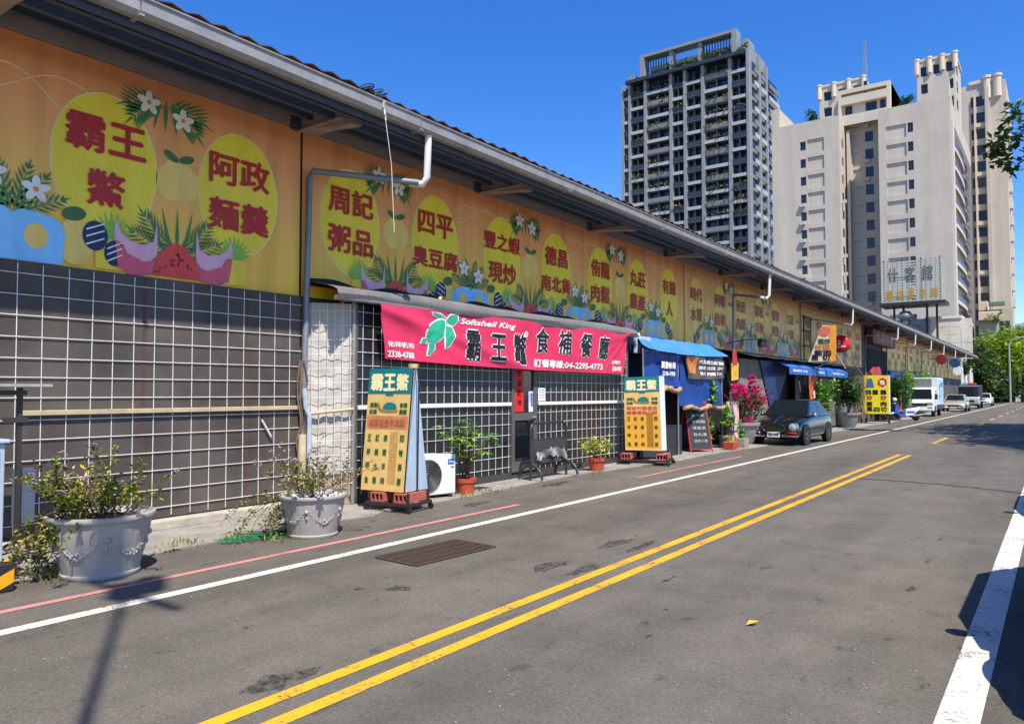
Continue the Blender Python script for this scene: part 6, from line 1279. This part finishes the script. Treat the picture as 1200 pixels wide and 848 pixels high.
# tower D
YD = BY + 34; d0, d1, d2 = PY(1136, 120, YD).x, PY(1160, 120, YD).x, PY(1179, 120, YD).x; zD = PY(1155, 97, YD).z
ops = []
X_ = lambda u: PY(u, 200, YD).x
for i in range(17):
    z = zD - 4.2 - 3.05 * i; ops += [(X_(1139.5), X_(1143.5), z, z + 1.9), (X_(1145.5), X_(1155.5), z, z + 1.9)]
facade(MB(), Pf(YD), d0 - 7, d2, 0, zD, ops, .3).build('front_wall', BE, bc)
for o in ops: bwin(o[0], o[1], o[2], o[3], YD + .25)
MB().box(d0 - 7, YD + .7, 0, d2 - .02, YD + 13, zD - .02).build('block_body', BE, bc); MB().add([(d2, YD, 0), (d2, YD + 13, 0), (d2, YD + 13, zD), (d2, YD, zD), (d0 - 7, YD, zD), (d0 - 7, YD + .71, zD), (d2, YD + .71, zD)], [(0, 1, 2, 3), (3, 6, 5, 4)]).build('return_wall', BE, bc)
for i in range(5): z = zD - 7.2 - 9.15 * i; MB().box(X_(1144.5), YD - .35, z - .9, X_(1157), YD - .003, z - .25).build('belt_course', BE2, bc)
for u in (1158.5, 1171): m = MB(); m.lathe([(.7, zD - 3), (.7, zD + .7), (.85, zD + .75), (.85, zD + 1.2)], 12, Matrix.Translation((X_(u), YD + .1, 0))); m.build('corner_drum', BE2, bc)
MB().box(X_(1138), YD - .3, zD - .001, X_(1172), YD + 2, zD + .6).build('coping', BE2, bc); MB().box(X_(1143), YD - .5, 0, X_(1144.8), YD - .003, zD - 2).build('pier', BE2, bc); MB().box(X_(1156.5), YD - .8, 0, X_(1161), YD - .003, zD - 1).build('pier', BE, bc)
for i in range(12): MB().box(d2, YD + 3, zD - 8 - 3.05 * i, d2 + .5, YD + 5.5, zD - 6.3 - 3.05 * i).build('side_window', BE2, bc)
# rooftop clutter
ant = thing('roof_mast', 'thin lattice antenna mast on the beige complex roof', 'antenna', (0, 0, 0)); p0_ = PY(1014, 96, BY + 16)
for dx, dy in ((-.4, 0), (.4, 0), (0, .7)): MB().tube([p0_ + V3((dx, dy, -3)), p0_ + V3((dx * .2, dy * .2, 7.5))], .06, 5).build('mast_leg', GUT, ant)
for k in range(9): z = -2.5 + k * 1.05; s_ = .4 * (1 - .075 * k); MB().tube([p0_ + V3((-s_, 0, z)), p0_ + V3((s_, 0, z + .5)), p0_ + V3((0, s_ * 1.7, z)), p0_ + V3((-s_, 0, z + .5))], .045, 4, False).build('mast_lacing', GUT, ant)
for (u, v, s_, lab) in ((953, 138, .9, 'round shrub growing on the left roof terrace of the beige complex'), (1060, 122, 1.1, 'roof shrub between the portal block and the tall end fin')):
    p = PY(u, v, BY + 6); t = thing('roof_shrub', lab, 'shrub', (p.x, p.y, p.z - .8)); bush(t, (0, 0, .8), s_ * 1.4, s_ * 1.4, s_ * 1.3, 420, .5, LV_D, int(u))
# ---- podium, low white building, billboard
pod = thing('podium_building', 'cream low podium with green awning and balcony planting below the beige complex', 'building', (0, 0, 0)); YP = 150.
a, b = PY(1147, 380, YP).x, PY(1176, 380, YP).x; zt_ = PY(1160, 363, YP).z
CRM = mat('podium_cream', (216, 190, 166), .8, var=.1, scale=.3)
facade(MB(), Pf(YP), a, b + 1.3, 0, zt_, [(PY(1148.5, 390, YP).x, PY(1161.5, 390, YP).x, PY(1155, 404, YP).z, PY(1155, 389, YP).z), (PY(1171, 390, YP).x, b + .9, PY(1155, 402, YP).z, PY(1155, 377, YP).z)], .5).build('front_wall', BE, pod); MB().box(a, YP + .6, 0, b + 1.3, YP + 8, zt_ - .02).build('body', BE, pod)
MB().box(PY(1147, 368, YP).x, YP - 1.4, PY(1155, 376, YP).z, PY(1172, 368, YP).x, YP - .005, PY(1155, 366, YP).z).build('balcony', CRM, pod, bevel=.1); MB().box(PY(1147, 357, YP).x, YP - .3, zt_, PY(1157, 357, YP).x, YP + 4, PY(1152, 353, YP).z).build('stair_head', CRM, pod)
MB().box(PY(1159, 357, YP).x, YP - 1.6, PY(1160, 359, YP).z, PY(1178, 357, YP).x, YP + .3, PY(1160, 355, YP).z).build('green_awning', mat('awning_green', (92, 130, 108), .6), pod)
bwin(PY(1171, 390, YP).x + .1, b + .8, PY(1155, 402, YP).z, PY(1155, 377, YP).z, YP + .4); wproto_last = None
bush(pod, (PY(1167, 372, YP).x, YP - 1.3, PY(1167, 372, YP).z), 1.3, .8, .8, 260, .4, LV_S, 5)
low = thing('low_white_building', 'low white tiled building behind the hall roof under the billboard', 'building', (0, 0, 0)); YL = 101.
a, b = PY(1086, 390, YL).x, PY(1126, 390, YL).x; zl = PY(1095, 374, YL).z
TW_ = mat('white_tile_wall', (222, 212, 188), .7, var=.12, scale=1.2, dirt=.25, streak=True)
MB().box(a, YL, 0, b, YL + 14, zl).build('wall', TW_, low); MB().box(a - .15, YL - .15, zl + .001, b + .15, YL + 14, zl + .3).build('parapet', mat('parapet_cream', (226, 218, 196), .8), low)
for k in range(4):
    for j in range(5): MB().box(a + .1 + k * 1.15, YL - .02, zl - .95 - j * .95, a + 1.2 + k * 1.15, YL - .002, zl - .05 - j * .95).build('tile_panel', TW_, low)
gl_ = thing('grey_low_building', 'low grey tin building with a steel vent beside the billboard legs', 'building', (0, 0, 0)); a, b = PY(1030, 380, 97).x, PY(1085, 380, 97).x
MB().box(a, 99, 0, b, 106, PY(1070, 374, 99).z).build('wall', mat('tin_grey', (128, 134, 136), .6, .2, dirt=.2), gl_); MB().box(PY(1083, 380, 99).x - 2.2, 98.96, PY(1080, 388, 99).z, PY(1083, 380, 99).x - .3, 98.998, PY(1080, 380, 99).z).build('window', GLZ, gl_)
p = PY(1061, 371, 98.5); t = thing('roof_ventilator', 'round shiny turbine ventilator on the grey low building', 'ventilator', p); smooth(MB().lathe([(.25, -1.2), (.3, -.5), (.75, -.2), (.8, .2), (.5, .6), (.05, .7)], 20).build('turbine', mat('turbine_steel', (150, 152, 154), .45, .7), t), 50)
bl = thing('billboard', 'old rooftop billboard of white slats with grey and gold characters on steel legs', 'billboard', (0, 0, 0)); YBL = 98.
x0, x1 = PY(1035, 330, YBL).x, PY(1102, 330, YBL).x; z0_, z1_ = PY(1068, 353, YBL).z, PY(1068, 304, YBL).z
SLT = mat('billboard_slat', (172, 175, 160), .6, var=.2, scale=1, dirt=.2); n_ = 15; st = (z1_ - z0_) / n_
sp = MB().box(x0, 0, 0, x1, .06, st * .6).build('slat', SLT, bl, (0, YBL, z0_)); ss = MB().box(0, .1, 0, .06, 3.6, st * .6).build('side_slat', SLT, bl, (x1, YBL, z0_))
for k in range(1, n_): inst(sp, bl, (0, YBL, z0_ + st * k)); inst(ss, bl, (x1, YBL, z0_ + st * k))
for x in (x0, x0 + (x1 - x0) * .33, x0 + (x1 - x0) * .66, x1 - .1): MB().box(x, YBL + .07, z0_ - .2, x + .12, YBL + .2, z1_ + .15).build('upright', CART, bl)
MB().box(x0 - .4, YBL - .5, z0_ - .45, x1 + .5, YBL + 3.6, z0_ - .08).build('catwalk', CART, bl)
for x in (x0 + .9, x0 + 1.9, x1 - 1.6, x1 - .6): MB().box(x, YBL + .6, 4.5, x + .22, YBL + .82, z0_ - .45).build('leg', CART, bl)
[MB().box(x0 + (x1 - x0) * k / 12 - .035, YBL + .07, z0_, x0 + (x1 - x0) * k / 12 + .035, YBL + .13, z1_).build('lattice_bar', CART, bl) for k in range(1, 12)]
SIL = mat('letter_grey', (92, 98, 100), .5, .3); GLD = mat('letter_gold', (206, 150, 40), .4, .4)
for i, ch in enumerate('什客館'): m = MB(); tput(m, ch, on_front(x0 + (x1 - x0) * (.18 + .3 * i), YBL - .06, z0_ + (z1_ - z0_) * .66), 1.1, 1.7, .01); m.build('lettering', SIL if i != 1 else SIL, bl)
for i, ch in enumerate('薑南夏沙鍋'): m = MB(); tput(m, ch, on_front(x0 + (x1 - x0) * (.11 + .195 * i), YBL - .06, z0_ + (z1_ - z0_) * .18), .72, 1.15, .012); m.build('lettering', GLD, bl)
fb = thing('far_office_block', 'small distant blue glass office block at the end of the road', 'building', (0, 0, 0)); YO = 330.
x0 = PY(1184, 390, YO).x; zt_ = PY(1192, 379, YO).z; MB().box(x0, YO, 0, x0 + 24, YO + 14, zt_).build('body', mat('office_white', (176, 190, 206), .5), fb)
for i in range(4):
    for j in range(7): MB().box(x0 + .8 + i * 3.2, YO - .1, zt_ - 4 - j * 4.2, x0 + 3.3 + i * 3.2, YO - .01, zt_ - 1 - j * 4.2).build('window', mat('office_glass', (50, 76, 120), .2), fb)

# ================================================================== trees
BARK = mat('bark', (92, 76, 60), .95, var=.3, scale=4, bump=.5)
def tree(name, label, loc, h, clumps, n, ls, lm, seed, tr=.2, group=None):
    q = random.Random(seed); t = thing(name, label, 'tree', loc, 0, group); tk_ = MB(); top = V3((q.uniform(-.3, .3), q.uniform(-.3, .3), h * .55))
    tk_.tube([(0, 0, -.02), (tr * .3, 0, h * .2), top], [tr, tr * .8, tr * .5], 9); tk_.build('trunk', BARK, t); br_ = MB()
    lv = MB(); tot = sum(c[3] ** 2 for c in clumps)
    for (cx, cy, cz, r) in clumps:
        e = V3((cx, cy, cz)); s0 = V3((tr * .3, 0, h * .2)).lerp(top, q.uniform(.5, 1)); br_.tube([s0, s0.lerp(e, .5) + V3((q.uniform(-.3, .3), q.uniform(-.3, .3), .2)), e], [tr * .35, tr * .22, tr * .08], 6, False)
        k_ = int(n * r * r / tot); sub = []
        for _ in range(max(4, k_ // 30)):
            while True:
                d = V3((q.uniform(-1, 1), q.uniform(-1, 1), q.uniform(-.8, 1)))
                if .25 < d.length < 1: break
            sub.append((e + d * r, q.gauss(.45, .2)))
        for i in range(k_):
            c, tn = sub[q.randrange(len(sub))]; s_ = r * .20
            lv.leaf(c + V3((q.gauss(0, s_), q.gauss(0, s_), q.gauss(0, s_ * .8))), V3((q.uniform(-1, 1), q.uniform(-1, 1), q.uniform(-.7, .6))), V3((q.uniform(-.5, .5), q.uniform(-.5, .5), 1)), ls * q.uniform(.6, 1.3), ls * .55, min(1, max(0, tn + q.uniform(-.2, .2))), .15)
    br_.build('limbs', BARK, t); struct(lv.build('crown', lm, t), 'stuff'); return t
LV_T = leafmat('leaf_dark_tree', [(26, 46, 22), (44, 70, 30), (70, 98, 44), (98, 122, 64)], .5, .25); LV_B = leafmat('leaf_bright_tree', [(70, 100, 22), (112, 142, 30), (150, 176, 40), (184, 200, 66)], .5, .4)
def cl(u, v, y, r, o): p = PY(u, v, y); return (p.x - o[0], p.y - o[1], p.z, r)
for i, (u, y, h, px_, lm, lab, grp) in enumerate((
    (1128, 106, 8, [(1120, 408, 1.2), (1127, 402, 1.0), (1133, 415, 1.6), (1122, 425, 1.5)], LV_T, 'airy dark tree rising behind the far roof end of the hall', None),
    (1142, 118, 11, [(1136, 424, 2.0), (1144, 418, 1.8), (1150, 432, 2.2), (1140, 442, 2.2), (1148, 455, 2.0), (1134, 452, 1.8)], LV_T, 'dense dark tree just beyond the white sedan', None),
    (1160, 132, 10, [(1157, 442, 1.8), (1165, 440, 1.6), (1171, 448, 1.6), (1160, 455, 2.0), (1170, 460, 1.5)], LV_T, 'dark bushy tree left of the street lamp', None),
    (1172, 139, 13, [(1160, 412, 2.8), (1172, 404, 3.0), (1184, 412, 3.4), (1178, 425, 3.2), (1166, 424, 2.6), (1190, 402, 2.6)], LV_B, 'bright yellow-green tree in sun behind the street lamp', None),
    (1198, 146, 13, [(1196, 410, 3.2), (1206, 404, 3.2), (1200, 425, 3.4), (1212, 420, 3.8), (1196, 440, 2.6)], LV_B, 'bright yellow-green tree arching over the road end', None),
    (1186, 145, 5, [(1180, 455, 1.6), (1174, 462, 1.4)], LV_T, 'low dark bush at the foot of the street lamp', None))):
    b0 = PY(u, 460, y); tree('roadside_tree', lab, (b0.x, y, 0), h, [cl(a, b, y + (j % 3 - 1) * 2.2, r, (b0.x, y)) for j, (a, b, r) in enumerate(px_)], 3600, .62, lm, 100 + i, .28)
# trees on the right verge: shade on the road, one bough enters the picture
o1 = (4.2, 32.)
tree('verge_tree', 'dark leafy tree on the right verge with one bough over the road', (o1[0], o1[1], 0), 14, [(-.6, -2, 9.5, 2.6), (.6, 2, 10, 3.0), (-2.2, 3.5, 8.6, 2.2), (1, -4, 9, 2.6), (2, 0, 12, 2.6), (-1.5, .5, 8.2, 2.2)] + [cl(1186, 155, 32, 1.0, o1), cl(1176, 158, 32.4, .45, o1), cl(1190, 138, 32, .6, o1), cl(1194, 175, 32.3, .9, o1), cl(1188, 186, 32.2, .45, o1)], 6500, .34, LV_T, 200, .26)
tree('verge_tree', 'dark leafy tree standing past the first on the right verge', (4.6, 39, 0), 13, [(-.8, -2, 9, 2.8), (.4, 2, 9.5, 3.0), (-2.6, 0, 8.4, 2.4), (1.5, 0, 11, 2.6), (-2.0, 3, 8.5, 2.0)], 4200, .4, LV_T, 201, .26)
tree('verge_tree', 'dark leafy tree nearest the pale hatchback on the right verge', (4.9, 24.5, 0), 12, [(0, 1, 8.5, 2.4), (1.2, -1, 9, 2.4), (-1.2, 2.2, 8, 1.9), (.8, 2.5, 10, 2.0)], 3600, .36, LV_T, 202, .24)
# street lamp far, small white house at the road end
lp = thing('street_lamp', 'tall grey street lamp with a curved arm before the bright trees', 'street lamp', (PY(1184, 460, 126).x, 126, 0)); m = MB(); m.tube([(0, 0, 0), (0, 0, 8.2), (.3, 0, 8.9), (1.0, 0, 9.2), (2.6, 0, 9.3)], [.14, .11, .10, .09, .08], 8); m.build('pole', mat('lamp_pole', (166, 168, 160), .5, .3), lp); MB().box(2.4, -.15, 9.22, 3.4, .15, 9.36).build('lamp_head', mat('lamp_pole', (166, 168, 160)), lp)
hs_ = thing('white_house', 'small white house with an arched doorway at the road end', 'house', (PY(1192, 460, 176).x, 176, 0)); MB().ext([V3((x, 0, z)) for x, z in [(0, 0), (9, 0), (9, 5), (4.5, 6.6), (0, 5)]], (0, 7, 0)).build('wall', mat('house_white', (206, 204, 196), .8), hs_); MB().ext([V3((x, -.05, z)) for x, z in [(1, 0), (2.6, 0), (2.6, 2.6), (1.8, 3.2), (1, 2.6)]], (0, .04, 0)).build('doorway', DARKIN, hs_)
# utility pole beside the camera, outside the frame: its shadow crosses the near lane
up_ = thing('utility_pole', 'tall concrete utility pole with transformer on the near verge', 'utility pole', (.62, -.9, 0)); MB().tube([(0, 0, 0), (0, 0, 12.9)], [.04, .03], 12).build('pole', CONC, up_); MB().box(-.8, -.04, 12.5, .8, .04, 12.58).build('crossarm', CART, up_)
for dx, dz in ((-.55, 12.60), (.1, 12.60), (-.25, 11.9)): MB().tube([(dx, .14, dz), (dx, .14, dz + .6)], .14, 14).build('transformer', mat('transformer_grey', (130, 134, 136), .5, .3), up_)

# window air conditioners on the beige complex
q = random.Random(44); acp = None
for o_ in [x for x in bc.children if x.name.startswith('window')][:60]:
    if q.random() < .3:
        l = o_.location
        if acp is None: acp = MB().box(0, -.45, 0, .8, -.02, .55).build('condenser', mat('condenser_white', (190, 186, 178), .6, dirt=.2), bc, (l.x - .1, l.y - .16, l.z - .65))
        else: inst(acp, bc, (l.x - .1, l.y - .16, l.z - .65))
# leaf litter and weeds along the pavement edge
lt = MB(); q = random.Random(91)
for i in range(900):
    y = q.uniform(1, 40); x = -7.42 + q.gauss(0, .28) - (.25 if 7 < y < 17 else 0)
    if x < -8.3: continue
    lt.leaf(V3((x, y, .016 + q.random() * .004)), V3((q.uniform(-1, 1), q.uniform(-1, 1), q.uniform(0, .25))), V3((0, 0, 1)), q.uniform(.015, .05), q.uniform(.01, .025), q.random(), .2)
tag(struct(lt.build('leaf_litter', leafmat('litter', [(70, 56, 36), (120, 96, 60), (160, 140, 80), (90, 110, 50)], .8, .1)), 'stuff'), 'dry leaf litter scattered along the pavement edge', 'leaf litter')
gt = MB()
for i in range(2600):
    x = q.choice([-7.45, -6.8, -5.6, -4.8, -2.5, -1.4, -.75]) + q.gauss(0, .35); y = q.uniform(.5, 22); s_ = q.uniform(.003, .009)
    gt.box(x, y, .002, x + s_, y + s_ * 1.3, .004 + s_ * .6)
tag(struct(gt.build('road_grit', mat('grit_stone', (150, 140, 124), .9, var=.4, scale=9)), 'stuff'), 'loose pale grit sprinkled over the asphalt', 'grit')
wd_ = MB()
for (u, v) in ((60, 665), (75, 680), (40, 672), (285, 632), (545, 583), (700, 556), (850, 522), (575, 578), (210, 640), (325, 634)):
    p = PG(u, v)
    for i in range(40): wd_.leaf(V3((p.x + q.gauss(0, .1), p.y + q.gauss(0, .12), .012)), V3((q.uniform(-.6, .6), q.uniform(-.6, .6), 1)), V3((q.uniform(-1, 1), q.uniform(-1, 1), .1)), q.uniform(.03, .11), .014, q.random(), .1)
tag(struct(wd_.build('weeds', LV_A), 'stuff'), 'small weeds sprouting along the pavement and planter feet', 'weeds')

# sets of like things
GROUPS = dict(mural_banner='printed mural banners under the eaves', menu_sign='turtle menu signs outside the restaurant', parked_car='cars parked along the road', planter='planters along the shop fronts', flowering_plant='flowering plants in the near planters',
              shrub='shrubs in the grey planters', bush='bushes growing against the hall', disc_sign='disc signs under the far eaves', roadside_tree='trees at the road end', verge_tree='trees on the right verge', roof_shrub='shrubs on the beige complex roof')
for o in bpy.data.objects:
    if o.parent is None and 'category' in o.keys():
        k = o.name.split('.')[0]
        if k in GROUPS: o['group'] = GROUPS[k]
